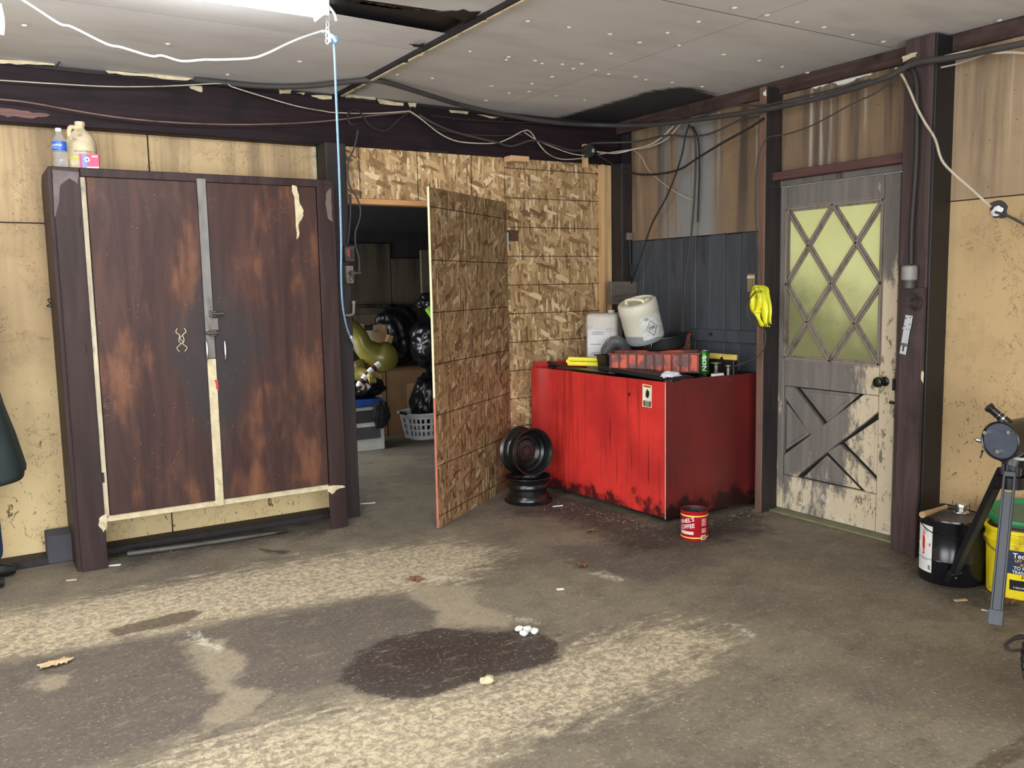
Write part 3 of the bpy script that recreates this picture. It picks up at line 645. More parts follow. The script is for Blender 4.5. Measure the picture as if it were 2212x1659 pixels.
for a, c in ('ag', 'ci', 'ac', 'gi'): bar(n_[a], n_[c], 'glazing_bead')
# braced lower half
LU = lambda u, v, x=XD: Vector((x, 3.662+(3.006-3.662)*u, .797+(.238-.797)*v))
def quad(nm, pts, x=XD, t=.03, bev=.003): b = B(); b.prism([LU(*p, x=x) for p in pts], (t, 0, 0), bev); obj(nm, b, m_door, dr)
quad('brace_board', [(0, .78), (.86, .0), (1, .0), (1, .16), (.15, 1), (0, 1)], XD+.002)
quad('brace_board', [(0, 0), (.10, 0), (.46, .40), (.33, .53), (0, .13)], XD+.004)
quad('brace_board', [(.62, .555), (1, .88), (1, 1), (.90, 1), (.49, .66)], XD+.004)
for tri in (((.14, 0), (.82, 0), (.475, .365)), ((0, .18), (.30, .50), (0, .74)), ((1, .22), (.64, .53), (1, .84)), ((.2, 1), (.47, .69), (.85, 1))):
    cx_ = sum(p[0] for p in tri)/3; cy_ = sum(p[1] for p in tri)/3
    quad('triangular_panel', [(p[0]+(cx_-p[0])*.06, p[1]+(cy_-p[1])*.06) for p in tri], XD+.018, .012, .002)
    quad('raised_field', [(p[0]+(cx_-p[0])*.3, p[1]+(cy_-p[1])*.3) for p in tri], XD+.012, .006, .002)
m_knob = plain('tarnished_brass', (46, 48, 42), .3, .7)
kq = P(1912, 824, x=4.297); b = B(); Mk = Matrix.Translation(kq) @ Vector((-1, 0, 0)).to_track_quat('Z', 'Y').to_matrix().to_4x4()
b.lathe([(0, 0), (.026, 0), (.026, .004), (.017, .008), (.009, .012), (.009, .034), (.016, .040), (.027, .052), (.030, .062), (.026, .074), (.012, .080), (0, .080)], 24, Mk); obj('door_knob', b, m_knob, dr, True)
kq = P(1931, 832, x=4.296); b = B(); b.box((4.288, kq.y-.008, kq.z-.03), (4.302, kq.y+.008, kq.z+.035), .003); obj('latch_plate', b, m_dark, dr)
kq = P(1929, 870, x=4.296); b = B(); b.box((4.288, kq.y-.008, kq.z-.008), (4.302, kq.y+.022, kq.z+.008), .003); obj('latch_tongue', b, m_dark, dr)
for zz in (1.80, .98, .38):
    b = B(); b.box((4.285, 3.768, zz-.05), (4.305, 3.784, zz+.05), .002); b.cyl((4.287, 3.768, zz-.052), (4.287, 3.768, zz+.052), .006); obj('hinge', b, m_blackmetal, dr)
b = B(); b.box((4.285, 3.768, 0), (4.335, 3.80, 2.03), .002); b.box((4.29, 2.80, 2.02), (4.345, 3.80, 2.060), .002); b.box((4.30, 2.872, 0), (4.335, 2.898, 2.03), .002); struct('trim_9', b, plain('grey_jamb', (104, 98, 92), .6, scale=6, stretch=(3, 3, .6), dirt=.35))
b = B(); b.prism([(4.23, 2.80, 0), (4.40, 2.80, 0), (4.40, 3.80, 0), (4.23, 3.80, 0)], (0, 0, .014), .003); struct('trim_10', b, plain('olive_sill', (122, 120, 88), .75, dirt=.4, dirt_rgb=(84, 78, 62)))

# ================================================================ CUPBOARD
cab = thing('wooden_cupboard', 'tall brown two-door plywood cupboard on legs against the left wall', 'cupboard', (1.17, 5.12, 0))
m_cab = wood('cupboard_side', (42, 31, 31), (54, 40, 39), (66, 49, 46), 'z', .55, dirt=.3, dirt_rgb=(52, 40, 38), spec=.2)
def door_wood(nm, off):
    N = NT(nm); g = N.noise(1.5, 9, .62, v=N.map((7, 7, .8), loc=(off, 1, 0)), dist=1.1)
    col = N.ramp(g, [(.3, lin(46, 31, 30)), (.5, lin(62, 42, 38)), (.7, lin(78, 53, 45))])
    w_ = N.noise(2.2, 4, .55, v=N.map((2.6, 2.6, .9), loc=(off*1.7, 3, 1.1)))
    col = N.mix(N.ma('MULTIPLY', N.step(w_, .5, .68), .8), col, N.mix(N.step(g, .3, .7), lin(88, 56, 42), lin(122, 82, 58)))
    cat = N.noise(4.5, 2, .5, v=N.map((5, 5, 1.4), loc=(off, 5, 2)), dist=2.5)
    rings = N.step(N.ma('ABSOLUTE', N.ma('SUBTRACT', N.ma('FRACT', N.ma('MULTIPLY', cat, 16)), .5)), .12, .0)
    col = N.mix(N.ma('MULTIPLY', rings, .28), col, lin(52, 34, 32))
    x = N.sep()[0]
    # grey grime worn round the handles
    dx = N.ma('ABSOLUTE', x); zz = N.sep()[2]
    dz = N.ma('MULTIPLY', N.ma('ABSOLUTE', N.ma('SUBTRACT', zz, 1.12)), .42)
    gm = N.step(N.ma('ADD', N.ma('ADD', dx, dz), N.ma('MULTIPLY', N.ma('SUBTRACT', N.noise(3.3, 5), .5), .35)), .36, .16)
    col = N.mix(N.ma('MULTIPLY', gm, .85), col, lin(50, 46, 47))
    sp = N.vor(38, v=N.map(loc=(off, 2, 2))); lowm = N.step(zz, 1.0, .5)
    col = N.mix(N.ma('MULTIPLY', N.ma('MULTIPLY', N.step(sp, .075, .05), N.step(N.noise(5, 2), .5, .6)), .8), col, lin(196, 176, 150))
    sc = N.noise(9, 6, .75, v=N.map(loc=(off, 7, 7)), dist=.8); ln = N.step(N.ma('ABSOLUTE', N.ma('SUBTRACT', sc, .5)), .003, .0005)
    col = N.mix(N.ma('MULTIPLY', N.ma('MULTIPLY', ln, N.step(N.noise(3, 3, v=N.map(loc=(1, off, 1))), .55, .65)), .7), col, lin(170, 140, 116))
    N.bump(g, .15, .003); return N.fin(col, .5, 0, .22)
m_dl = door_wood('cupboard_door_figured_left', 0.0); m_dr = door_wood('cupboard_door_figured_right', 4.3)
YF = 4.98
def cb(nm, a, c, m, parent=cab, bev=.003, **k): b = B(); b.box(a, c, bev); return obj(nm, b, m, parent, **k)
b = B(); b.prism([(.436, 4.985, 0), (.436, 5.35, 0), (.436, 5.35, 2.02), (.436, 5.30, 2.07), (.436, 4.985, 2.07)], (-.022, 0, 0), .002); obj('side_panel', b, m_cab, cab)
cb('side_panel', (1.895, 5.0, .03), (1.913, 5.20, 2.07), m_cab)
cb('top_board', (.42, 4.985, 2.065), (1.915, 5.35, 2.088), m_cab)
cb('bottom_board', (.44, 4.995, .262), (1.895, 5.34, .28), m_cab)
cb('back_board', (.44, 5.335, .30), (1.895, 5.345, 2.06), m_dark)
cb('left_stile', (.434, 4.965, 0), (.560, 4.985, 2.085), m_cab)
cb('right_stile', (1.802, 4.965, 0), (1.908, 4.985, 2.06), m_cab)
cb('top_rail', (.562, 4.968, 2.042), (1.908, 4.986, 2.085), m_cab)
cb('bottom_rail', (.562, 4.972, .246), (1.80, 4.986, .279), m_cream)
m_strip = plain('grimy_cream_strip', (178, 166, 140), .6, var=.2, scale=7, stretch=(3, 3, .7), dirt=.35, dirt_rgb=(92, 92, 90))
cb('hinge_strip', (.558, 4.972, .27), (.585, 4.986, 2.04), m_strip)
cb('centre_strip', (1.130, 4.964, .246), (1.178, 4.980, 1.08), m_cream)
cb('centre_strip', (1.130, 4.964, 1.083), (1.178, 4.980, 2.06), plain('greyed_strip', (112, 108, 104), .5, var=.2, stretch=(2, 2, .6), dirt=.3))
b = B(); b.prism(rough_poly([P(a, c, y=4.9635) for a, c in ((463, 820), (475, 822), (477, 836), (473, 846), (466, 838))], .004, 3, 8, (1, 0, 1)), (0, .001, 0)); obj('red_paint_smear', b, plain('red_smear', (178, 52, 42), .6), cab)
dl = cb('cupboard_door', (.588, 4.962, .282), (1.128, 4.980, 2.040), m_dl)
drr = cb('cupboard_door', (1.180, 4.962, .282), (1.796, 4.980, 2.040), m_dr)

b = B(); b.prism(rough_poly([P(a, c, y=4.9605) for a, c in ((630, 400), (641, 402), (646, 432), (656, 455), (653, 470), (645, 486), (646, 512), (641, 516), (639, 480), (637, 440))], .004, 3, 2, (1, 0, 1)), (0, .0012, 0)); obj('peeled_veneer', b, m_cream, drr)
b = B(); b.prism(rough_poly([P(a, c, y=4.9635) for a, c in ((708, 1050), (738, 1048), (746, 1052), (730, 1056), (716, 1068), (708, 1062))], .004, 3, 2, (1, 0, 1)), (0, .0012, 0)); obj('chipped_edge', b, m_cream, cab)
b = B(); b.prism(rough_poly([P(a, c, y=4.9635) for a, c in ((214, 1120), (230, 1108), (231, 1140), (224, 1150), (213, 1136))], .004, 3, 6, (1, 0, 1)), (0, .0012, 0)); obj('chipped_edge', b, m_cream, cab)
b = B(); b.prism(rough_poly([P(a, c, y=4.9635) for a, c in ((706, 415), (715, 405), (717, 450), (719, 480), (708, 470), (703, 440))], .004, 3, 7, (1, 0, 1)), (0, .0012, 0)); obj('worn_veneer', b, plain('greyed_veneer', (104, 90, 80), .6), cab)
b = B(); b.prism(rough_poly([P(a, c, y=4.9635) for a, c in ((112, 366), (170, 372), (168, 398), (150, 384), (130, 400), (125, 450), (118, 470), (114, 400))], .004, 3, 9, (1, 0, 1)), (0, .0012, 0)); obj('worn_veneer', b, plain('greyed_veneer2', (96, 80, 80), .6, var=.3), cab)
# latches, handles, marks
for (px, py, sg) in ((460, 678, 1), (460, 719, -1)):
    q = P(px, py, y=4.962); b = B()
    b.box((q.x-.022, 4.950, q.z-.018), (q.x+.018, 4.963, q.z+.018), .003); x0 = q.x-.012 if sg > 0 else q.x+.02
    b.cyl((x0, 4.938, q.z), (x0+sg*.062, 4.938, q.z), .0095, n=14); b.box((min(x0, x0+sg*.03), 4.938, q.z-.007), (max(x0, x0+sg*.03), 4.952, q.z+.007), .001); obj('door_catch', b, plain('tarnished_catch', (96, 88, 82), .35, .7), cab, True)
q = P(464, 700, y=4.96); b = B(); b.box((q.x-.02, 4.956, q.z-.035), (q.x+.02, 4.964, q.z+.035), .003); obj('metal_plate', b, plain('worn_zinc', (112, 106, 100), .45, .5), cab)
for px, par in ((446, dl), (485, drr)):
    q = P(px, 756, y=4.95); b = B(); b.tube([(q.x, 4.962, q.z+.058), (q.x, 4.935, q.z+.045), (q.x, 4.930, q.z), (q.x, 4.935, q.z-.045), (q.x, 4.962, q.z-.058)], [.004, .006, .007, .006, .004], 10, 5); obj('pull_handle', b, m_chrome, par, True)
q = P(392, 735, y=4.9605); b = B()
for sg in (-1, 1):
    b.tube([(q.x+.018*sg, 4.960, q.z+.065), (q.x+.026*sg, 4.960, q.z+.045), (q.x+.008*sg, 4.960, q.z+.028), (q.x+.014*sg, 4.960, q.z), (q.x+.006*sg, 4.960, q.z-.02), (q.x+.026*sg, 4.960, q.z-.04), (q.x+.014*sg, 4.960, q.z-.062)], .0022, 6, 4)
b.tube([(q.x+.012, 4.960, q.z+.03), (q.x-.008, 4.96, q.z+.012), (q.x+.008, 4.96, q.z-.01), (q.x-.01, 4.96, q.z-.024)], .002, 6, 4)
obj('glue_outline', b, m_cream, dl)
for (px, py) in ((172, 480), (184, 752), (218, 1032)):
    q = P(px, py, y=4.97); b = B(); b.cyl((q.x, 4.968, q.z-.028), (q.x, 4.968, q.z+.028), .006, n=10); b.box((q.x-.004, 4.966, q.z-.026), (q.x+.016, 4.971, q.z+.026)); obj('hinge', b, m_dark, cab, True)

# ================================================================ STRAND BOARD DOOR
A = Vector((3.262, 5.235, 0)); Bv = Vector((2.325, 4.572, 0)); dd = (Bv-A); ln_ = dd.length; ang = math.atan2(dd.y, dd.x)
od = thing('strand_board_door', 'makeshift strand board door standing half open in front of the storeroom', 'door', A, (0, 0, ang))
b = B(); b.box((0, -.0065, .012), (ln_, .0065, 2.025), .0008)
N = m_osbd; o = obj('door_sheet', b, m_osbd, od, local=True)
b = B(); b.box((ln_, -.0068, .80), (ln_+.0015, .0068, 2.026)); obj('pale_edge', b, plain('pale_edge', (222, 214, 170), .6), od, local=True)
b = B(); b.box((ln_, -.0068, .012), (ln_+.0015, .0068, .80)); obj('red_edge', b, plain('red_edge_paint', (178, 104, 84), .6), od, local=True)
for zz in (.35, 1.78):
    b = B(); b.cyl((0, .012, zz-.04), (0, .012, zz+.04), .006, n=10); b.box((0, .006, zz-.038), (.04, .009, zz+.038)); obj('hinge', b, m_steel, od, local=True)

# ================================================================ RED WORKBENCH / PARTS WASHER
m_tool0 = plain('dark_sheet', (40, 36, 36), .5, var=.3)  # plain dark grey for the bench's end sheet
rb = thing('red_steel_workbench', 'red steel parts-washing bench streaked with grease, in the corner beside the door', 'workbench', (3.9, 4.5, 0))
fc = Vector((3.505, 3.872, 0)); bl = Vector((3.425, 5.20, 0)); fr = Vector((4.292, 3.855, 0)); br = Vector((4.20, 5.10, 0))
def wall_(nm, a, c, z0, za, zc, inward, m=m_red, t=.012):
    b = B(); off = Vector(inward).normalized()*t
    b.prism([Vector((a.x, a.y, z0)), Vector((c.x, c.y, z0)), Vector((c.x, c.y, zc)), Vector((a.x, a.y, za))], off, .001); return obj(nm, b, m, rb)
sidel = wall_('side_sheet', bl, fc, .035, .868, .862, (1, .06, 0))
fron = wall_('front_sheet', fc, fr, .03, .872, .868, (0, 1, 0), red_mat('red_enamel_shaded_front', (112, 36, 33), (92, 32, 31), .66))  # front's shade painted in as a darker copy of the red enamel
wall_('back_sheet', bl+Vector((.02, 0, 0)), br, .035, .90, .90, (0, -1, 0))
wall_('end_sheet', fr, br, .035, .868, .868, (-1, 0, 0), m_tool0)
m_tray = plain('oily_tray', (34, 33, 35), .35, var=.3, dirt=.3, spec=.6)
b = B(); b.box((3.53, 3.90, .80), (4.18, 5.09, .832), .002); obj('work_tray', b, m_tray, rb)
b = B(); b.tube([fc+Vector((-.002, -.002, .03)), fc+Vector((-.002, -.002, .862))], .0035, 6); obj('corner_edge', b, plain('worn_pink_edge', (206, 150, 146), .5), rb)
b = B(); b.box((3.56, 3.92, 0), (4.08, 5.0, .04)); obj('plinth', b, m_black, rb)
# hand-warning sticker on the side sheet
def side_fn(off):
    dx = (fc-bl).normalized()
    def f(px, py, lift=.0015):
        # ray on the side plane
        n = Vector((dx.y, -dx.x, 0)); d = _f + RT*((px-1106)/F) - UP*((py-829.5)/F); t = (bl-CAM).dot(n)/d.dot(n); q = CAM+d*t
        return q + n*(-lift if n.x > 0 else lift)
    return f
sf = side_fn(0); ndir = Vector(((fc-bl).normalized().y, -(fc-bl).normalized().x, 0)); ndir = ndir if ndir.x < 0 else -ndir
def sq(nm, pts, m, lift, t=.0006): b = B(); b.prism([sf(a, c, lift) for a, c in pts], -ndir*t); return obj(nm, b, m, rb)
sq('warning_sticker', [(1388.5, 829), (1408.5, 833), (1408, 881), (1388, 878)], plain('cream_sticker', (226, 222, 196), .5, dirt=.1), .0018)
sq('sticker_header', [(1390.5, 831), (1407, 834), (1406.5, 838.5), (1390.5, 836)], plain('orange_ink', (206, 112, 40), .5), .0024)
sq('sticker_hand', [(1395.5, 849), (1397, 843), (1398.5, 840), (1400, 843), (1402.5, 845), (1403, 853), (1400.5, 860), (1397, 859), (1395, 854)], m_black, .0024)
sq('sticker_text_block', [(1390, 864.5), (1407, 867.5), (1406.5, 879.5), (1390, 876.5)], plain('brown_ink', (84, 78, 62), .5), .0024)
def flat_text(nm, s, c, w_, h_, right, up, m, parent):
    """lettering on a flat face: centre, width, height, reading direction, up direction"""
    me = text_me(s, h_*1.35, w_); o_ = ORG.get(parent.name, Vector())
    for v in me.vertices: v.co = Vector(c) + right*v.co.x + up*v.co.y - o_
    me.materials.clear(); me.materials.append(m); return link(nm, me, m, parent)
m_ink = plain('black_ink', (18, 18, 20), .5, var=0); m_whiteink = plain('white_ink', (235, 235, 232), .5, var=0)
rdir = (fc-bl).normalized()
flat_text('sticker_lettering', 'WARNING', sf(1398.7, 834.8, .003), .040, .006, rdir, Vector((0, 0, 1)), m_ink, rb)
m_pale = plain('pale_ink', (214, 206, 176), .5)
for a, c, wd in ((1398.5, 867.8, .036), (1398.5, 871.5, .036), (1398.5, 875, .034)):
    q = sf(a, c, .003); b = B(); b.prism([q-rdir*wd/2+Vector((0, 0, -.0018)), q+rdir*wd/2+Vector((0, 0, -.0018)), q+rdir*wd/2+Vector((0, 0, .0018)), q-rdir*wd/2+Vector((0, 0, .0018))], -ndir*.0004); obj('sticker_line', b, m_pale, rb)
sq('chipped_hole', [(1359, 847), (1362.5, 851), (1359.5, 857), (1357, 853)], m_black, .0012)
# ---- stuff on the bench
m_bolt0 = plain('spanner_steel', (104, 100, 94), .4, .7, var=.2)
m_tool = plain('greasy_steel', (58, 54, 52), .4, .6, var=.3)
L = thing('tilted_tray_lid', 'black steel lid lying aslant along the front rim of the red bench', 'lid', (3.62, 4.2, .875), (math.radians(0), math.radians(-3), math.radians(94)))
b = B(); b.box((-.33, -.10, 0), (.33, .10, .022), .006); obj('lid_plate', b, plain('black_lid', (30, 31, 33), .35), L, local=True)
b = B(); b.box((-.31, -.085, .022), (.31, .085, .026), .002); obj('raised_field', b, plain('black_lid_top', (44, 45, 48), .4), L, local=True)
wp = B(); wp.prism(rough_poly([(3.545, 3.885, .872), (3.60, 3.885, .874), (3.60, 4.10, .888), (3.545, 4.10, .887)], .004, 3, 2, (1, 1, 0)), (0, 0, .003)); single('white_paper', 'white sheet of paper on the lid at the corner of the red bench', 'paper', wp, m_white)
# orange ribbed crate
q0 = Vector((3.515, 4.415, .876)); q1 = Vector((3.925, 4.02, .876)); d_ = (q1-q0); cl = d_.length; an = math.atan2(d_.y, d_.x)
cr = thing('ribbed_crate', 'grease-blackened orange ribbed plastic crate on the red bench', 'crate', q0, (0, 0, an))
N = NT('greasy_orange'); nn = N.noise(7, 7, .7); cc = N.mix(N.step(nn, .46, .56), lin(196, 74, 30), lin(92, 50, 42)); cc = N.mix(N.ma('MULTIPLY', N.step(N.noise(3, 5, v=N.map(loc=(3, 3, 3))), .55, .7), .8), cc, lin(52, 32, 30)); m_or = N.fin(cc, .5); m_rib = plain('greasy_rib', (96, 46, 34), .5, var=.4, scale=14, dirt=.4, dirt_rgb=(36, 26, 24))
H_ = .128; W_ = .26
b = B()
for a, c in (((0, 0, 0), (cl, .008, H_)), ((0, W_-.008, 0), (cl, W_, H_)), ((0, 0, 0), (.008, W_, H_)), ((cl-.008, 0, 0), (cl, W_, H_)), ((0, 0, 0), (cl, W_, .008))): b.box(a, c, .001)
obj('crate_body', b, m_or, cr, local=True)
b = B(); b.box((-.008, -.014, H_-.008), (cl+.008, .004, H_+.002), .002); b.box((-.008, W_-.004, H_-.008), (cl+.008, W_+.012, H_+.002), .002); b.box((-.008, -.012, H_-.008), (.004, W_+.01, H_+.002), .002); b.box((cl-.004, -.012, H_-.008), (cl+.008, W_+.01, H_+.002), .002); obj('rim', b, m_rib, cr, local=True)
for i in range(11):
    x = .004+i*(cl-.016)/10; b = B(); b.box((x, -.013, .004), (x+.009, 0, H_-.008), .002); obj('rib', b, m_rib, cr, local=True)
b = B(); b.box((-.006, -.012, 0), (cl+.006, 0, .010), .002); obj('bottom_flange', b, m_dark, cr, local=True)
# energy drink can
q = P(1521, 801, y=4.03); q.z = .862
can = thing('drink_can', 'tall green drink can standing beside the orange crate', 'can', (q.x, q.y, .862), (0, 0, 0))
b = B(); b.lathe([(0, .002), (.022, 0), (.026, .002), (.0325, .012), (.0325, .132), (.029, .146), (.0255, .152)], 28); N = NT('green_can'); x, y, z = N.sep(); cc = N.mix(N.step(N.noise(30, 3), .4, .6), lin(40, 84, 34), lin(70, 134, 48)); cc = N.mix(N.step(y, .01, .035), cc, lin(40, 70, 36)); obj('can_body', b, N.fin(cc, .28, .5), can, True, local=True)
b = B(); b.lathe([(.0255, .152), (.0262, .155), (.0245, .156), (.0235, .152), (0, .151)], 28); b.tube([(-.004, -.008, .153), (.004, -.012, .154), (.004, 0, .154), (-.004, 0, .153)], .0015, 6); obj('can_top', b, m_chrome, can, True, local=True)
ac = math.atan2(-can.location.y, -can.location.x)
def vert_cyl(r, ang, z, lift=.0008):
    def fn(v):  # text reads upward
        a = ang - v.y/r; return Vector(((r+lift)*math.cos(a), (r+lift)*math.sin(a), z+v.x))
    return fn
text('can_lettering_outline', 'NOS', .041, m_ink, can, fn=vert_cyl(.0325, ac+.08, .075, .0006), width=.106)
text('can_lettering', 'NOS', .034, m_whiteink, can, fn=vert_cyl(.0325, ac+.08, .075, .0011), width=.098)
# dark greasy parts heaped behind the can
for i, (x, y, z, r, h, lab) in enumerate(((4.12, 4.20, .832, .05, .10, 'dark round filter housing behind the green drink can'), (4.20, 4.28, .832, .04, .14, 'tall dark oily cylinder by the grey planks'), (4.22, 4.10, .832, .05, .06, 'low black oily cap between the valves and the planks'))):
    b = B(); b.lathe([(0, 0), (r, 0), (r, h*.2), (r*.9, h*.25), (r*.9, h*.7), (r*.6, h*.85), (r*.6, h), (0, h)], 20, Matrix.Translation((x, y, z))); single('oily_part', lab, 'machine part', b, m_tool, True)
for i, (x, y, a, lab) in enumerate(((4.03, 4.16, .4, 'open-ended spanner lying behind the brass valve'), (4.16, 4.02, 1.9, 'dark spanner lying by the right end of the yellow level'))):
    M_ = Matrix.Translation((x, y, .838)) @ Matrix.Rotation(a, 4, 'Z'); b = B(); b.box((-.07, -.007, 0), (.07, .007, .006), .002, M_); b.cyl(M_ @ Vector((.075, 0, 0)), M_ @ Vector((.075, 0, .008)), .016, n=6); b.cyl(M_ @ Vector((-.075, 0, 0)), M_ @ Vector((-.075, 0, .008)), .014, n=8); single('spanner', lab, 'spanner', b, m_bolt0, False)
# crumpled white rag
def crumple(r, sc, seed, n=3, amp=.35, fr_=3.0):
    t = bmesh.new(); bmesh.ops.create_icosphere(t, subdivisions=n, radius=1)
    for v in t.verts:
        k = 1+amp*mnoise.noise(v.co*fr_+Vector((seed, 0, 0)))+amp*.5*mnoise.noise(v.co*fr_*2.3+Vector((0, seed, 0))); v.co = Vector((v.co.x*sc[0], v.co.y*sc[1], v.co.z*sc[2]))*k*r
    mz = min(v.co.z for v in t.verts)
    for v in t.verts: v.co.z -= mz
    b = B(); me = bpy.data.meshes.new('t'); t.to_mesh(me); t.free(); b.b.from_mesh(me); bpy.data.meshes.remove(me); return b
def place(b, loc, rz=0, rx=0, ry=0): bmesh.ops.transform(b.b, matrix=Matrix.Translation(loc) @ Euler((rx, ry, rz)).to_matrix().to_4x4(), verts=b.b.verts); return b
q = P(1452, 808, z=.878); single('crumpled_rag', 'crumpled white rag at the foot of the orange crate', 'rag', place(crumple(.055, (1.15, .7, .4), 3, 3, .5), (3.60, 3.93, .872)), plain('white_rag', (214, 216, 222), .8), True)
# yellow case lying at the far end
YC = P(1262, 790, z=.885); yc = thing('yellow_plastic_case', 'bright yellow plastic case lying on the left end of the red bench', 'case', (YC.x, YC.y, .885), (0, math.radians(2), math.radians(-42)))
m_yel = plain('yellow_plastic', (236, 222, 30), .4, var=.03)
b = B(); b.box((-.115, -.03, 0), (.115, .03, .03), .006, seg=2); obj('case_base', b, m_yel, yc, True, local=True)
b = B(); b.box((-.115, -.03, .032), (.115, .03, .060), .006, seg=2); b.cyl((-.112, -.028, .031), (-.112, .028, .031), .014, n=10); obj('case_lid', b, m_yel, yc, True, local=True)
# dark tools on the tray
for i, (pts, r, lab) in enumerate(((((1145, 778), (1165, 781), (1180, 775)), .008, 'short black tool at the far left end of the red bench'), (((1185, 777), (1215, 786), (1290, 801)), .012, 'long flat greasy bar lying along the side rim of the red bench'), (((1178, 788), (1190, 783), (1196, 790)), .009, 'small rounded greasy fitting near the left end of the bench'))):
    b = B(); b.tube([P(a, c, x=3.50+.06) for a, c in pts], r, 8, 3)
    mn = min(v.co.z for v in b.b.verts)
    for v in b.b.verts: v.co.z += .845-mn
    single(('hand_tool', 'flat_bar', 'pipe_fitting')[i], lab, 'tool', b, m_tool, True)
b = B(); b.prism([(3.53, 5.03, .868), (3.60, 5.05, .87), (3.60, 4.42, .872), (3.54, 4.40, .868)], (0, 0, .006), .001); single('thin_metal_sheet', 'thin grimy metal sheet along the side edge of the red bench', 'metal sheet', b, plain('grimy_sheet', (74, 68, 62), .4, .3))
q = P(1182, 778, x=3.58); b = B(); b.cyl((q.x, q.y, .845), (q.x, q.y, .892), .028, n=18); b.sph((q.x+.01, q.y-.06, .875), .024); single('greasy_cup', 'squat black cup with a knob, left end of the red bench', 'cup', b, m_tray, True)
# black square pot
q = P(1292, 800, y=4.62); pot = thing('square_black_pot', 'square black plastic pot between the yellow case and the crate', 'pot', (3.70, 4.62, .835), (0, 0, math.radians(-12)))
m_bp = plain('black_plastic', (26, 27, 29), .45, var=.2)
b = B()
for i in range(4):
    M_ = Matrix.Rotation(i*PI/2, 4, 'Z'); b.prism([(-.062, -.062, 0), (.062, -.062, 0), (.078, -.078, .135), (-.078, -.078, .135)], (0, .005, 0)) if i == 0 else b.prism([M_ @ Vector(p) for p in ((-.062, -.062, 0), (.062, -.062, 0), (.078, -.078, .135), (-.078, -.078, .135))], M_ @ Vector((0, .005, 0)))
b.box((-.062, -.062, 0), (.062, .062, .006)); obj('pot_body', b, m_bp, pot, local=True)
b = B()
for i in range(4): b.box((-.09, -.09, .13), (.09, -.074, .14), .002, Matrix.Rotation(i*PI/2, 4, 'Z'))
obj('pot_rim', b, m_bp, pot, local=True)
# flexible duct
dc = P(1330, 762, y=4.72); N = NT('ribbed_foil'); m_foil = N.fin(lin(150, 152, 152), .38, .75)
b = B(); pts = []; rr = []
for i in range(61):
    t = i/60; a = PI*(.95-.95*t); pts.append(Vector((dc.x+.075*math.cos(a)*.9, 4.74-.05*t, dc.z-.02+.085*math.sin(a)*1.05))); rr.append(.046+.006*math.sin(i*PI/1.5))
b.tube(pts, rr, 24, cap=False); md_ = single('flexible_duct', 'bent ribbed silver flexible duct behind the orange crate', 'duct', b, m_foil, True)
# white jug at the back
def can_profile(r, h): return [(0, 0), (r*.93, 0), (r, .012), (r, h*.30), (r*1.01, h*.32), (r, h*.34), (r, h-.05), (r*.97, h-.028), (r*.9, h-.006), (r*.82, h), (0, h)]
m_hd = plain('milky_plastic', (196, 190, 178), .45, var=.08, dirt=.22, dirt_rgb=(120, 112, 100))
wj = thing('upright_white_jerrycan', 'upright dirty white square jerrycan against the strand board, with a label', 'jerrycan', (3.885, 4.93, .835), (0, 0, math.radians(-52)))
b = B(); b.box((-.115, -.10, 0), (.115, .10, .41), .03, seg=3); obj('jerrycan_body', b, m_hd, wj, True, local=True)
b = B(); b.box((-.10, -.105, .09), (.07, -.1002, .30), .002); obj('paper_label', b, plain('grubby_label', (206, 202, 204), .7, var=.1, dirt=.2, dirt_rgb=(120, 116, 116)), wj, local=True)
for z_, x_ in ((.275, -.01), (.262, -.02), (.19, -.03), (.13, -.02), (.118, -.03)):
    b = B(); b.box((x_-.05, -.107, z_), (x_+.03, -.1052, z_+.004)); obj('label_line', b, plain('grey_ink', (110, 106, 108), .6), wj, local=True)
b = B(); b.cyl((.05, 0, .41), (.05, 0, .43), .025, n=20); obj('cap', b, m_hd, wj, True, local=True)
# drip pan and funnel
pn = thing('black_drain_pan', 'wide black plastic drain pan with a spout, propped behind the crate', 'drain pan', (4.0, 4.44, 1.008), (math.radians(0), math.radians(-6), math.radians(-20)))
b = B(); b.lathe([(0, 0), (.135, 0), (.148, .008), (.163, .075), (.175, .08), (.175, .087), (.158, .087), (.141, .016), (0, .010)], 40); obj('pan_body', b, m_bp, pn, True, local=True)
a0 = math.atan2(-.49, -.87)+math.radians(20)
text('pan_emblem_letter', 'N', .045, m_steel, pn, fn=on_cyl(.158, a0-.32, .042))
b = B(); b.tube([Vector((.161*math.cos(a0-.32+.028/.158*math.cos(t)*1.0), .161*math.sin(a0-.32+.028/.158*math.cos(t)), .045+.027*math.sin(t))) for t in np.linspace(0, 2*PI, 25)], .0018, 6); obj('pan_emblem_ring', b, m_steel, pn, local=True)
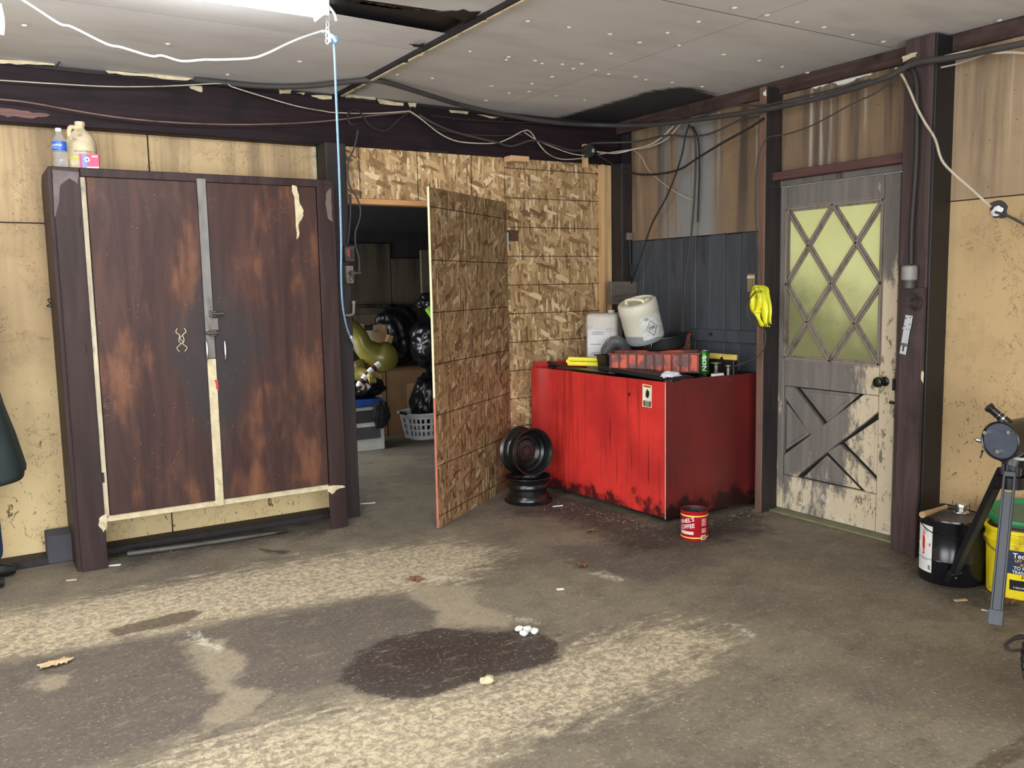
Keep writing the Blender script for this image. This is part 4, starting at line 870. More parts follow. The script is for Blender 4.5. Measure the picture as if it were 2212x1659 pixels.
# tilted drum
c0 = P(1385, 692, y=4.42)
tilt = Matrix.Rotation(0, 4, 'Z'); upv = (Vector((0, 0, 1))*.93 - RT*.26 - _f*.22).normalized()
qd = upv.to_track_quat('Z', 'Y'); Dm = qd.to_euler()
r_, h_ = .128, .275
base = c0-upv*h_*.5
td = thing('tilted_plastic_drum', 'translucent white plastic drum tipped over in the black drain pan', 'drum', base, Dm)
def drum_mat():
    N = NT('translucent_drum'); ge = N.n('ShaderNodeNewGeometry').outputs['Position']; z = N.sep(ge)[2]
    col = N.mix(N.step(z, 1.098, 1.106), lin(136, 140, 142), lin(206, 202, 184))
    col = N.mix(N.step(N.noise(8, 5), .62, .8), col, lin(160, 150, 124))
    return N.fin(col, .35, 0, .5, Subsurface_Weight=.0)
m_dm = drum_mat()
b = B(); b.lathe([(0, 0), (r_*.92, 0), (r_*.98, .012), (r_, .03), (r_, h_*.70), (r_*1.025, h_*.72), (r_*1.025, h_*.90), (r_*1.0, h_*.965), (r_*.90, h_), (r_*.84, h_), (r_*.82, h_-.022), (0, h_-.022)], 48); obj('drum_body', b, m_dm, td, True, local=True)
m_lid = plain('cream_plastic', (222, 214, 184), .4, var=.05)
iv = qd.inverted(); tc = iv @ (-_f); ta = math.atan2(tc.y, tc.x)
b = B(); b.tube([(-.075, -.02, h_-.018), (-.07, -.02, h_+.008), (0, -.02, h_+.016), (.07, -.02, h_+.008), (.075, -.02, h_-.018)], .011, 10, 4)
b.cyl((.03, .055, h_-.024), (.03, .055, h_-.002), .028, n=20); obj('carry_handle', b, m_lid, td, True, local=True)
b = B(); b.cyl((-.045, -.07, h_-.03), (-.045, -.07, h_-.008), .030, n=20); obj('bung', b, m_lid, td, True, local=True)
lb = patch_cyl('paper_label', r_, ta-.28, ta+1.2, .035, h_*.68, plain('scuffed_label', (196, 198, 194), .6, var=.2, scale=22, dirt=.25, dirt_rgb=(110, 112, 110)), td, .0012, 24)
b = B(); zc, hc = .105, .052; ca = ta+.28
dia = [(0, hc), (.040, 0), (0, -hc), (-.040, 0), (0, hc)]; pts = []
for (x0, y0), (x1, y1) in zip(dia, dia[1:]):
    for t in np.linspace(0, 1, 7)[:-1]: pts.append((x0+(x1-x0)*t, y0+(y1-y0)*t))
pts.append(dia[0]); b.tube([Vector(((r_+.0022)*math.cos(ca+x/r_), (r_+.0022)*math.sin(ca+x/r_), zc+y)) for x, y in pts], .0016, 5); obj('diamond_mark', b, m_ink, td, local=True)
text('drum_lettering', 'DPI', .026, m_ink, td, fn=on_cyl(r_, ca, zc, lift=.0024), width=.044)
for i in range(3):
    b = B(); b.tube([Vector(((r_+.002)*math.cos(ca-.28+k*.04), (r_+.002)*math.sin(ca-.28+k*.04), .166+.006*i)) for k in range(7-i)], .0012, 4); obj('label_line', b, m_ink, td, local=True)
# things at the right-hand end of the bench
q = P(1462, 745, y=4.5); b = B(); b.box((4.20, 4.44, .835), (4.25, 4.52, 1.09), .004); tr_ = single('rusty_tin', 'tall rusty tin with a red rim behind the crate', 'tin', b, plain('rusty_tin', (120, 74, 58), .6, var=.4, scale=30), origin=(4.22, 4.48, .835))
b = B(); b.box((4.195, 4.435, 1.085), (4.255, 4.525, 1.10), .002); obj('rim', b, plain('red_rim', (168, 60, 44), .5), tr_)
lv = P(1604, 766, x=4.10); lvl = thing('yellow_level', 'short yellow spirit level resting above the clutter by the door post', 'level', (4.112, 3.985, .84), (0, 0, math.radians(90)))
m_yd = plain('dull_yellow', (206, 180, 88), .5, dirt=.15)
b = B(); b.box((.02, -.012, .115), (.125, .012, .150), .003); obj('level_half', b, m_yd, lvl, local=True)
b = B(); b.box((-.10, -.012, .115), (.012, .012, .150), .003); obj('level_half', b, m_yd, lvl, local=True)
b = B(); b.box((-.095, -.014, 0), (.12, .02, .114), .004); obj('black_stand', b, m_bp, lvl, local=True)
b = B(); b.cyl((.015, -.02, .118), (.015, .012, .118), .013, n=12); obj('clamp_knob', b, m_blackmetal, lvl, True, local=True)
def stackfit(nm, lab, cat, px, py, x, prof, m, zb=.835, **k):
    q = P(px, py, x=x); b = B(); b.lathe([(r, z) for r, z in prof], 20, Matrix.Translation((q.x, q.y, zb))); return single(nm, lab, cat, b, m, True, **k)
stackfit('brass_valve', 'greenish brass valve with a cross handle on the bench', 'valve', 1547, 800, 4.0, [(0, 0), (.032, 0), (.032, .012), (.014, .02), (.017, .045), (.010, .055), (.014, .085), (.009, .10), (.034, .104), (.034, .110), (0, .112)], plain('verdigris', (104, 110, 88), .45, .5))
stackfit('small_red_top_valve', 'small valve with a red wheel, right of the brass one', 'valve', 1573, 800, 4.03, [(0, 0), (.016, 0), (.012, .02), (.009, .05), (.012, .07), (.006, .085), (.020, .088), (.020, .096), (0, .098)], plain('grey_brass', (120, 112, 104), .4, .5))
q = P(1555, 803, z=.872); b = B(); b.box((3.915, 3.885, .84), (4.005, 3.91, .882), .002); single('small_white_box', 'small white carton at the front rim of the red bench', 'box', b, m_whiteplastic)
rnd = random.Random(11)
m_bolt = plain('bolt_steel', (96, 92, 88), .4, .8, var=.3)
for k in range(9):
    x = rnd.uniform(3.93, 4.11); y = rnd.uniform(3.92, 4.0); a = rnd.uniform(0, PI); l = rnd.uniform(.012, .03); b = B(); z = .842+rnd.uniform(.0, .02)
    v = Vector((math.cos(a), math.sin(a), rnd.uniform(-.1, .5)))*l; b.cyl((x, y, z), (x+v.x, y+v.y, z+v.z), .004, n=8); b.cyl((x, y, z), (x+v.x*.25, y+v.y*.25, z+v.z*.25), .008, n=6)
    single('loose_bolt', 'loose steel bolt in the heap at the right end of the red bench', 'bolt', b, m_bolt, group='loose bolts on the red bench')

# ================================================================ BOTTLES ON THE CUPBOARD
bt = thing('water_bottle', 'clear plastic water bottle with a blue label on top of the cupboard', 'bottle', (.487, 5.06, 2.088))
N = NT('clear_plastic'); m_clear = N.fin((.93, .95, .96), .06, 0, .5, Transmission_Weight=.85, IOR=1.2)
b = B(); b.lathe([(0, .004), (.026, 0), (.032, .01), (.033, .03), (.029, .05), (.033, .075), (.0335, .13), (.030, .145), (.014, .168), (.0125, .172), (.0125, .182)], 28); obj('bottle_body', b, m_clear, bt, True, local=True)
b = B(); b.lathe([(0, .200), (.014, .200), (.0148, .197), (.0148, .183), (0, .183)], 24); obj('cap', b, m_whiteplastic, bt, True, local=True)
b = B(); b.lathe([(.0338, .088), (.0343, .088), (.0343, .132), (.0338, .132)], 28, closed=True); obj('blue_label', b, plain('blue_label', (38, 92, 178), .4, var=.35, scale=30), bt, True, local=True)
ab = math.atan2(-5.06, -.487)
text('bottle_lettering', 'AQUAFINA', .016, m_whiteink, bt, fn=on_cyl(.0343, ab-.55, .112, lift=.0009), width=.062)
b = B(); b.tube([Vector((.0352*math.cos(ab-.9+i*.1), .0352*math.sin(ab-.9+i*.1), .099)) for i in range(7)], .0012, 5); obj('label_line', b, m_whiteink, bt, local=True)
jg = thing('dirty_gallon_jug', 'dirty cream gallon jug with a worn label, behind the water bottle on the cupboard', 'jug', (.60, 5.17, 2.088))
m_jug = plain('dusty_jug', (206, 190, 156), .5, var=.12, scale=18, dirt=.35, dirt_rgb=(112, 102, 88))
b = B(); b.lathe([(0, 0), (.066, 0), (.074, .01), (.074, .075), (.071, .08), (.074, .086), (.074, .135), (.071, .16), (.052, .195), (.028, .218), (.021, .225), (.021, .236)], 32); obj('jug_body', b, m_jug, jg, True, local=True)
b = B(); b.lathe([(0, .258), (.024, .258), (.025, .254), (.025, .236), (0, .236)], 24); obj('cap', b, m_jug, jg, True, local=True)
b = B(); b.tube([(-.018, -.005, .228), (-.045, -.012, .226), (-.055, -.015, .20), (-.052, -.012, .17), (-.060, -.01, .15)], [.011, .012, .011, .011, .012], 10, 4); obj('handle', b, m_jug, jg, True, local=True)
aj = math.atan2(-5.1, -.6)
patch_cyl('worn_label', .074, aj-.9, aj+.9, .012, .072, plain('worn_label', (220, 206, 168), .6, var=.15, scale=40, dirt=.2, dirt_rgb=(196, 96, 72)), jg, .001, 20)
patch_cyl('yellow_stripe', .074, aj-.8, aj+.3, .055, .068, plain('label_yellow', (222, 204, 92), .6), jg, .0018, 12)
text('jug_lettering', 'DO NOT REUSE', .011, m_dark, jg, fn=on_cyl(.074, aj+.1, .098, lift=.0006), width=.085)
bx = thing('small_pink_box', 'small pink and blue carton beside the jug on the cupboard', 'box', (.617, 5.02, 2.088), (0, 0, math.radians(-12)))
b = B(); b.box((-.045, -.02, 0), (.045, .02, .072), .001); obj('carton', b, plain('pink_card', (226, 62, 104), .5, var=.06), bx, local=True)
b = B(); b.box((-.0335, -.0215, .001), (-.012, -.0203, .071)); obj('blue_band', b, plain('blue_card', (104, 136, 212), .5), bx, local=True)
b = B(); b.cyl((-.010, -.0205, .044), (-.010, -.0222, .044), .0125, n=24); obj('round_emblem', b, m_whiteink, bx, local=True)
b = B(); b.cyl((-.012, -.022, .044), (-.012, -.0228, .044), .006, n=3); b.box((-.009, -.0228, .036), (-.005, -.022, .050)); obj('emblem_figure', b, plain('navy_ink', (40, 40, 90), .5), bx, local=True)
b = B(); b.box((-.03, -.0212, .002), (.043, -.0203, .009)); b.box((.012, -.0212, .056), (.040, -.0203, .059)); b.box((.012, -.0212, .062), (.040, -.0203, .064)); obj('white_print', b, m_whiteink, bx, local=True, kind='stuff')

# foam block and pipe at the foot of the cupboard
b = B(); b.prism([(.295, 5.215, 0), (.295, 5.36, 0), (.295, 5.36, .16), (.295, 5.30, .172), (.295, 5.215, .150)], (.135, 0, 0), .006); single('grey_foam_block', 'dark grey foam block on the floor at the left foot of the cupboard', 'block', b, plain('grey_foam', (68, 68, 74), .85, var=.1, scale=4), origin=(.36, 5.29, 0))
pp = [P(275, 1197, z=.016), P(400, 1180, z=.016), P(510, 1164, z=.016), P(620, 1147, z=.014)]
b = B(); b.tube(pp, [.017, .015, .014, .008], 10, 3); single('loose_pipe', 'grey metal pipe lying on the floor under the cupboard', 'pipe', b, plain('dusty_pipe', (82, 78, 74), .5, .4, dirt=.3), True)
for a, c, lab, w_ in ((105, 655, 'bent black wire hook on the left wall panel', 0), ):
    q = P(a, c, y=5.36); b = B(); b.tube([(q.x+.03, 5.366, q.z+.03), (q.x+.03, 5.33, q.z+.028), (q.x-.005, 5.32, q.z+.02), (q.x+.005, 5.32, q.z), (q.x-.012, 5.32, q.z-.015), (q.x+.012, 5.32, q.z-.02)], .0035, 6, 4); single('wire_hook', lab, 'hook', b, m_dark, True)

# ================================================================ WHEELS
def wheel(nm, lab, M_, group=None, rot=None):
    t = thing(nm, lab, 'wheel', M_[0], M_[1])
    R = .158
    prof = [(R, 0), (R+.004, .006), (R-.006, .012), (R-.014, .018), (R-.018, .040), (R-.034, .055), (R-.034, .085), (R-.018, .098), (R-.016, .118), (R-.022, .128), (R-.014, .150), (R-.004, .160), (R+.004, .166), (R, .172),
            (R-.008, .170), (R-.020, .150), (R-.030, .128), (R-.024, .100), (R-.042, .085), (R-.042, .055), (R-.024, .040), (R-.022, .018), (R-.010, .006)]
    b = B(); b.lathe(prof, 56, closed=True); obj('rim', b, m_blackmetal, t, True, local=True)
    b = B(); b.lathe([(.118, .085), (.108, .100), (.094, .104), (.082, .092), (.074, .084), (.058, .088), (.034, .088), (.031, .092), (.031, .084), (.06, .082), (.076, .078), (.095, .098), (.108, .094), (.116, .080)], 48, closed=True); obj('wheel_disc', b, m_blackmetal, t, True, local=True)
    for i in range(5):
        a = 2*PI*i/5+.3; b = B(); b.cyl((.052*math.cos(a), .052*math.sin(a), .084), (.052*math.cos(a), .052*math.sin(a), .0915), .0085, .007, n=12); obj('stud_hole', b, plain('stud_rust', (60, 52, 50), .5, .3), t, True, local=True)
    b = B(); b.cyl((0, 0, .078), (0, 0, .084), .031, n=24); obj('centre_bore', b, plain('rust_red_bore', (54, 30, 30), .7), t, True, local=True)
    return t
wheel('steel_wheel', 'black steel wheel rim lying flat on the floor at the foot of the red bench', ((3.155, 4.845, .004), (0, 0, 0)), 'a')
ax = (-_f*.80 + RT*.52 + UP*(-.02)).normalized(); ax.z = .06; ax.normalize()
qw = ax.to_track_quat('Z', 'Y'); cen = Vector((3.155, 4.86, .176+.163)); o_ = cen-ax*.086
wheel('steel_wheel', 'black steel wheel rim standing on edge on top of the flat one', (o_, qw.to_euler()))

# coffee can
cf = thing('coffee_can', 'open red and white coffee can on the floor in front of the red bench', 'can', (3.447, 3.565, 0))
r_ = .0765; h_ = .168; m_cof = plain('coffee_red', (168, 22, 34), .35, var=.08)
b = B(); b.lathe([(0, .003), (r_-.002, .0), (r_, .003), (r_, h_-.003), (r_+.0015, h_), (r_-.002, h_), (r_-.003, .006), (0, .006)], 40); obj('can_wall', b, m_cof, cf, True, local=True)
b = B(); b.lathe([(r_-.0034, h_-.004), (r_-.0034, .008), (0, .008)], 40); obj('can_inside', b, plain('tin_inside', (96, 98, 92), .35, .7, var=.25), cf, True, local=True)
ac = math.atan2(-3.565, -3.447)
m_band = plain('yellow_band', (238, 206, 92), .4)
for z0, z1 in ((.138, .146), (.014, .021)):
    b = B(); b.lathe([(r_+.0004, z0), (r_+.0012, z0), (r_+.0012, z1), (r_+.0004, z1)], 40, closed=True); obj('yellow_band', b, m_band, cf, True, local=True)
for i in range(4):
    b = B(); z0 = .045+i*.022; b.lathe([(r_, z0), (r_+.0008, z0+.001), (r_, z0+.002)], 40, closed=True); obj('ridge', b, m_cof, cf, True, local=True)
text('can_name_lettering', "NNEL'S", .034, m_whiteink, cf, fn=on_cyl(r_, ac-.62, .112, .30), width=.092)
text('can_lettering', 'COFFEE', .034, m_whiteink, cf, fn=on_cyl(r_, ac-.62, .078, .22), width=.098)
patch_cyl('white_picture', r_, ac-1.15, ac-.05, .036, .054, plain('pale_picture', (226, 196, 196), .5, var=.15, scale=50), cf, .0016)
patch_cyl('print_panel', r_, ac+.55, ac+.98, .085, .128, plain('pink_print', (196, 132, 128), .5, var=.2, scale=80), cf, .0016, 8)
patch_cyl('print_panel', r_, ac+.55, ac+.98, .045, .072, plain('pink_print', (196, 132, 128), .5), cf, .0016, 8)
patch_cyl('bar_code', r_, ac+.50, ac+.95, .006, .032, plain('code_cream', (222, 214, 184), .5), cf, .0018, 8)
for i in range(7): patch_cyl('code_bar', r_, ac+.56+i*.05, ac+.585+i*.05, .010, .028, m_ink, cf, .0026, 1)
# hose stub behind the can
b = B(); p = [(3.60, 3.72, .03), (3.68, 3.78, .05), (3.72, 3.90, .075), (3.76, 4.0, .09)]
b.tube([Vector(v) for v in ((3.56, 3.70, .02), (3.62, 3.76, .045), (3.70, 3.80, .05), (3.78, 3.84, .03))], [.016, .020, .022, .018], 12, 5); single('short_hose', 'short dusty hose end behind the coffee can', 'hose', b, plain('dusty_hose', (66, 60, 54), .7, dirt=.3), True)

# ================================================================ PAILS BY THE RIGHT WALL
pc = Vector((3.965, 2.345, 0)); a_ = math.atan2(-pc.y, -pc.x)
pl = thing('black_steel_pail', 'black steel pail with a white hazard label by the door post', 'pail', pc)
m_bl = plain('glossy_black_enamel', (18, 19, 24), .22, var=.2, spec=.6)
b = B(); b.lathe([(0, .006), (.142, 0), (.146, .006), (.146, .11), (.149, .114), (.146, .118), (.146, .30), (.150, .306), (.148, .314), (.140, .314), (.138, .306), (0, .306)], 48); obj('pail_body', b, m_bl, pl, True, local=True)
b = B(); b.lathe([(0, .307), (.136, .307), (.138, .310), (0, .311)], 40); obj('pail_lid', b, plain('dusty_lid', (84, 80, 76), .55, dirt=.35), pl, True, local=True)
b = B(); b.tube([(.146*math.cos(a_+.75+t*.01), .146*math.sin(a_+.75+t*.01), .25-.0*t) for t in (0, 1)], .01, 8); b.tube([Vector((.150*math.cos(a_+t), .150*math.sin(a_+t), .285-.05*math.sin((t+1.3)/2.6*PI))) for t in np.linspace(-1.3, 1.3, 20)], .0025, 6); obj('bail', b, m_blackmetal, pl, True, local=True)
patch_cyl('hazard_label', .146, a_-1.28, a_-.62, .05, .275, plain('label_white', (226, 226, 222), .5, var=.03), pl, .002, 14)
b = B(); ca = a_-.98; hh = .058; dia = [(0, hh), (.046, 0), (0, -hh), (-.046, 0)]
b.mesh([Vector(((.1486+.0006)*math.cos(ca+x/.146), (.1486+.0006)*math.sin(ca+x/.146), .185+y)) for x, y in dia+[(0, 0)]], [(0, 1, 4), (1, 2, 4), (2, 3, 4), (3, 0, 4)]); obj('red_diamond', b, plain('hazard_red', (206, 44, 40), .5, var=.1), pl, local=True)
b = B(); b.tube([Vector((.1496*math.cos(ca+x*.8/.146), .1496*math.sin(ca+x*.8/.146), .185+y*.8)) for x, y in dia+[dia[0]]], .0013, 4); obj('diamond_border', b, m_whiteink, pl, local=True)
text('hazard_digit', '3', .02, m_whiteink, pl, fn=on_cyl(.146, ca, .155, lift=.0042))
for i, (z_, w_) in enumerate(((.258, .03), (.252, .035), (.246, .03), (.115, .045), (.108, .04))):
    b = B(); b.tube([Vector((.1488*math.cos(a_-.9+x/.146), .1488*math.sin(a_-.9+x/.146), z_)) for x in (-w_/2, 0, w_/2)], .0012, 4); obj('label_line', b, plain('grey_ink', (110, 106, 108), .6), pl, local=True)
for i in range(5): patch_cyl('code_bar', .146, a_-.74+i*.018, a_-.732+i*.018, .062, .085, m_ink, pl, .0032, 1)
# spout cap and hammer on the lid
q = P(2076, 1108, z=.311); b = B(); b.lathe([(0, 0), (.036, 0), (.038, .004), (.036, .008), (.022, .010), (.021, .026), (.027, .030), (.027, .040), (.024, .046), (.012, .048), (0, .047)], 24, Matrix.Translation((q.x, q.y, .3115))); single('metal_spout_cap', 'bright metal spout cap on the black pail', 'cap', b, m_chrome, True)
hm = thing('hammer', 'wooden-handled claw hammer lying across the black pail', 'hammer', (3.94, 2.40, .313))
p0 = P(1992, 1112, z=.335); p1 = P(2046, 1094, z=.335)
b = B(); b.tube([p0, p0.lerp(p1, .3), p0.lerp(p1, .8), p1], [.0155, .0135, .010, .011], 12, 4); obj('handle', b, wood('ash_handle', (150, 120, 88), (172, 142, 104), (190, 162, 124), 'x', .5), hm, True)
b = B(); d_ = (p1-p0).normalized(); s_ = Vector((-d_.y, d_.x, 0)); b.tube([p1-s_*.055, p1-s_*.03, p1, p1+s_*.03, p1+s_*.06+Vector((0, 0, -.008))], [.014, .012, .013, .010, .004], 12, 3); obj('hammer_head', b, m_tool, hm, True)
b = B(); e0 = P(2030, 1112, z=.316); b.tube([e0, e0+Vector((-.05, -.02, 0))*.8, e0+Vector((-.06, -.05, 0))*.8], .003, 6, 3); single('bent_wire', 'bent wire lying on the lid of the black pail', 'wire', b, m_steel, True)
# yellow bucket
yc_ = P(2203, 1277, z=0); yb = thing('yellow_bucket', 'yellow plastic fluid bucket with a blue printed label, behind the tripod', 'bucket', yc_); ay = math.atan2(-yc_.y, -yc_.x)
m_yb = plain('yellow_bucket', (238, 214, 30), .4, var=.05, dirt=.18, dirt_rgb=(120, 96, 30), scale=8)
b = B(); b.lathe([(0, .004), (.134, 0), (.138, .004), (.148, .25), (.156, .252), (.156, .262), (.150, .266), (.152, .296), (.158, .30), (.158, .312), (.150, .316), (.142, .312), (.136, .02), (0, .01)], 56); obj('bucket_body', b, m_yb, yb, True, local=True)
b = B(); b.lathe([(0, .308), (.12, .308), (.126, .316), (.130, .316), (.130, .322), (.0, .316)], 48); obj('inner_lid', b, plain('grey_lid', (120, 116, 108), .5, dirt=.3), yb, True, local=True)
b = B(); b.lathe([(.126, .318), (.133, .318), (.133, .326), (.126, .326)], 48, closed=True); obj('black_gasket', b, m_rubber, yb, True, local=True)
b = B(); b.tube([Vector((.160*math.cos(ay+t), .160*math.sin(ay+t), .27-.075*math.cos(t*1.0)**1)) for t in np.linspace(-1.45, 1.45, 24)], .0025, 6, 0); obj('bail', b, m_steel, yb, True, local=True)
RB = lambda z: .138+.010*z/.25
patch_cyl('blue_label', RB(.12), ay-.66, ay+1.1, .12, .228, plain('navy_label', (38, 48, 78), .45, var=.12), yb, .0014, 20, r1=RB(.228))
patch_cyl('black_label', RB(.03), ay-.30, ay+1.1, .045, .092, plain('black_label', (24, 24, 28), .45), yb, .0014, 20, r1=RB(.092))
def ct(nm, s, size, z, a, m, width, lift=.0028): text(nm, s, size, m, yb, fn=on_cyl(RB(z), a, z, lift=lift), width=width)
ct('lettering', 'TechSelect', .034, .205, ay+0.25, m_whiteink, .14)
ct('lettering', 'LET \u00b7 FARM', .016, .183, ay+0.13, m_band, .085)
ct('lettering', 'ECONOMY', .015, .166, ay+0.19, m_band, .06)
ct('lettering', 'TO HD HY', .022, .149, ay+0.13, m_whiteink, .095)
ct('lettering', 'TRANSMISSION', .022, .129, ay+0.21, m_whiteink, .125)
ct('lettering', 'FLUID', .022, .107, ay+0.23, m_ink, .055)
ct('lettering', '5 GAL/18.9 L', .012, .058, ay+0.01, m_whiteink, .055)
# green lid lying loose on the bucket
gl_ = yc_+Vector((.075, .035, .345)); gt = thing('green_lid', 'loose green lid lying askew on the back of the yellow bucket', 'lid', gl_, (0, math.radians(-9), math.radians(25)))
m_gr = plain('green_plastic', (28, 128, 76), .4, var=.1); m_grg = plain('grey_green_plastic', (92, 118, 96), .5)
b = B(); b.lathe([(.120, .004), (.134, .018), (.150, .018), (.154, .010), (.154, -.012), (.148, -.012), (.146, .006), (.120, -.002)], 48, closed=True); obj('lid_rim', b, m_gr, gt, True, local=True)
b = B(); b.lathe([(0, -.002), (.121, -.002), (.121, .004), (0, .004)], 40, closed=False); obj('lid_plate', b, m_grg, gt, True, local=True)

# ================================================================ TELESCOPE
hub = Vector((3.745, 1.965, .60))
tp = thing('telescope', 'black reflector telescope on a grey tripod near the right wall', 'telescope', (hub.x, hub.y, 0))
m_tb = plain('telescope_black', (22, 23, 24), .3, var=.1); m_leg = plain('tripod_grey', (70, 73, 78), .4, .4, var=.05)
f1 = Vector((3.504, 1.875, 0)); f2 = Vector((3.835, 2.264, 0)); f3 = Vector((4.02, 1.78, 0))
Mleg = {}
for k, ft in enumerate((f1, f2, f3)):
    out = Vector((ft.x-hub.x, ft.y-hub.y, 0)).normalized(); top = Vector((hub.x, hub.y, .60))+out*.055; bot = ft+Vector((0, 0, .045)); ax_ = (bot-top).normalized(); sd = ax_.cross(out).normalized(); nn = sd.cross(ax_)
    Mx = Matrix((sd, nn, ax_)).transposed().to_4x4(); Mx.translation = top; ll = (bot-top).length
    b = B(); b.box((-.024, -.012, -.02), (-.015, .012, ll*.98), .002, Mx); b.box((.015, -.012, -.02), (.024, .012, ll*.98), .002, Mx); b.box((-.016, -.008, .06), (.016, .008, ll*.99), .002, Mx); b.box((-.024, -.013, -.03), (.024, .013, -.005), .004, Mx)
    lg = obj('leg', b, m_leg if k == 0 else plain('tripod_black', (30, 31, 34), .35, .3), tp)
    b = B(); b.box((-.015, -.0125, .075), (.015, -.0085, ll*.95), .001, Mx); obj('leg_slide', b, plain('tripod_dark_slide', (52, 54, 58), .4, .3), lg)
    b = B(); b.box((-.028, -.017, ll*.93), (.028, .017, ll+.022), .003, Mx); obj('leg_foot', b, plain('foot_grey', (84, 88, 94), .5) if k == 0 else m_tb, lg)
    b = B(); b.tube([Mx @ Vector((.028, 0, ll-.03)), Mx @ Vector((.055, 0, ll-.03))], [.004, .007], 8); b.sph(Mx @ Vector((-.0, -.018, ll-.02)), .005, 8); obj('lock_knob', b, m_steel, lg, True)
b = B(); b.cyl(hub+Vector((0, 0, -.05)), hub+Vector((0, 0, .0)), .055, n=12); b.cyl(hub+Vector((0, 0, 0)), hub+Vector((0, 0, .06)), .036, n=24); obj('tripod_head', b, m_tb, tp, True)
for k in range(12):
    a = 2*PI*k/12; b = B(); b.cyl(hub+Vector((.036*math.cos(a), .036*math.sin(a), .006)), hub+Vector((.036*math.cos(a), .036*math.sin(a), .055)), .004, n=6); obj('grip_rib', b, plain('grip_grey', (66, 66, 70), .4), tp)
cc = P(2159, 953, x=3.60); tax = Vector((.985, -.06, .02)).normalized(); tq = tax.to_track_quat('Z', 'Y').to_matrix().to_4x4(); tq.translation = cc; RT_ = .079
b = B(); b.lathe([(RT_-.004, .004), (RT_, .0), (RT_+.003, .003), (RT_+.003, .018), (RT_, .02), (RT_, .34), (RT_-.004, .34), (RT_-.004, .02), (RT_-.004, .004)], 56, tq, closed=True); tbo = obj('optical_tube', b, m_tb, tp, True)
b = B(); b.lathe([(0, .006), (RT_-.007, .006), (RT_-.004, .009), (RT_-.004, .012), (0, .012)], 48, tq); obj('mirror_cell', b, plain('slate_cap', (66, 72, 84), .45, var=.08), tp, True)
for px, py in ((2130, 934.5), (2183, 933.5), (2157.5, 975)):
    q = P(px, py, x=3.60); v = tq.inverted() @ q; q = tq @ Vector((v.x, v.y, -.012)); b = B(); b.cyl(tq @ Vector((v.x, v.y, .008)), q, .0085, n=16); obj('collimation_screw', b, m_chrome, tp, True)
# cradle under the tube
b = B(); mid = cc+tax*.13; b.prism([mid+Vector((0, .075, -.035)), mid+Vector((0, .05, -.09)), mid+Vector((0, .02, -.13)), mid+Vector((0, -.05, -.13)), mid+Vector((0, -.08, -.08)), mid+Vector((0, -.07, -.05)), mid+Vector((0, 0, -.07))], (.05, 0, 0), .004); b.cyl(hub+Vector((0, 0, .05)), hub+Vector((.01, -.01, .10)), .05, n=20); obj('cradle', b, m_tb, tp, True)
b = B(); b.tube([mid+Vector((-.02, -.02-.075*math.sin(t), -.075*math.cos(t)-.012)) for t in np.linspace(-.35, .6, 12)], .007, 8); obj('cradle_pad', b, plain('pale_pad', (206, 202, 190), .6), tp, True)
fa = P(2185, 921, x=3.66); fb = P(2138, 881, x=3.60); d_ = (fb-fa)
b = B(); b.tube([fa-d_*.15, fa+d_*.45], [.021, .019], 20); b.tube([fa+d_*.42, fa+d_*.96], [.0165, .0155], 20); b.tube([fa+d_*.93, fa+d_*1.06], [.019, .0205], 20); fd = obj('finder_scope', b, m_tb, tp, True)
b = B(); b.tube([fa+d_*.43, fa+d_*.50], .0215, 20); b.tube([fa+d_*.62, fa+d_*.64], .0178, 20); obj('finder_ring', b, m_chrome, fd, True)
b = B(); q = P(2110, 950, x=3.64); b.tube([q, q+Vector((.03, -.035, -.005))], [.010, .016], 14); b.sph(q, .008, 10); obj('focus_knob', b, m_chrome, tp, True)
b = B(); q = P(2122, 975, x=3.62); b.tube([q+Vector((0, .0, 0)), q+Vector((0, .004, -.02)), q+Vector((0, .008, -.03))], .0025, 6); b.sph(q, .006, 8); obj('clamp_screw', b, m_tb, tp, True)

# tyre at the frame edge and cable coil
ty = thing('knobbly_tyre', 'knobbly black tyre of a wheel at the right edge of the photo', 'tyre', (2.862, 1.160, 0), (0, 0, math.radians(-58)))
TR = .245
b = B(); b.lathe([(TR-.045, -.05), (TR-.012, -.055), (TR, -.04), (TR+.002, 0), (TR, .04), (TR-.012, .055), (TR-.045, .05), (TR-.05, 0)], 64, Matrix.Translation((0, 0, TR+.008)) @ Matrix.Rotation(PI/2, 4, 'X'), closed=True); obj('tyre_carcass', b, plain('tyre_rubber', (44, 47, 54), .75, var=.1), ty, True, local=True)
b = B()
for k in range(64):
    a = 2*PI*k/64
    for s_ in (-1, 1): b.box((TR-.004, s_*.03-.014, -.007), (TR+.008, s_*.03+.014, .007), 0, Matrix.Translation((0, 0, TR+.008)) @ Matrix.Rotation(a+(.05 if s_ > 0 else 0), 4, 'Y'))
obj('tread_blocks', b, m_rubber, ty, local=True, kind='stuff')
b = B(); b.lathe([(TR-.05, -.03), (TR-.06, 0), (TR-.05, .03), (TR-.075, .02), (TR-.12, .01), (0, .015), (0, -.015), (TR-.12, -.01), (TR-.075, -.02)], 40, Matrix.Translation((0, 0, TR+.008)) @ Matrix.Rotation(PI/2, 4, 'X'), closed=True); obj('wheel_hub', b, plain('hub_grey', (90, 90, 92), .4, .5), ty, True, local=True)
b = B(); cp = [P(a, c, z=.006) for a, c in ((2215, 1376), (2190, 1380), (2173, 1390), (2176, 1401), (2195, 1404), (2225, 1398), (2240, 1384), (2205, 1372), (2180, 1384))]
b.tube(cp, .005, 8, 5); single('cable_coil', 'loop of cable on the floor by the knobbly tyre', 'cable', b, m_cable, True)

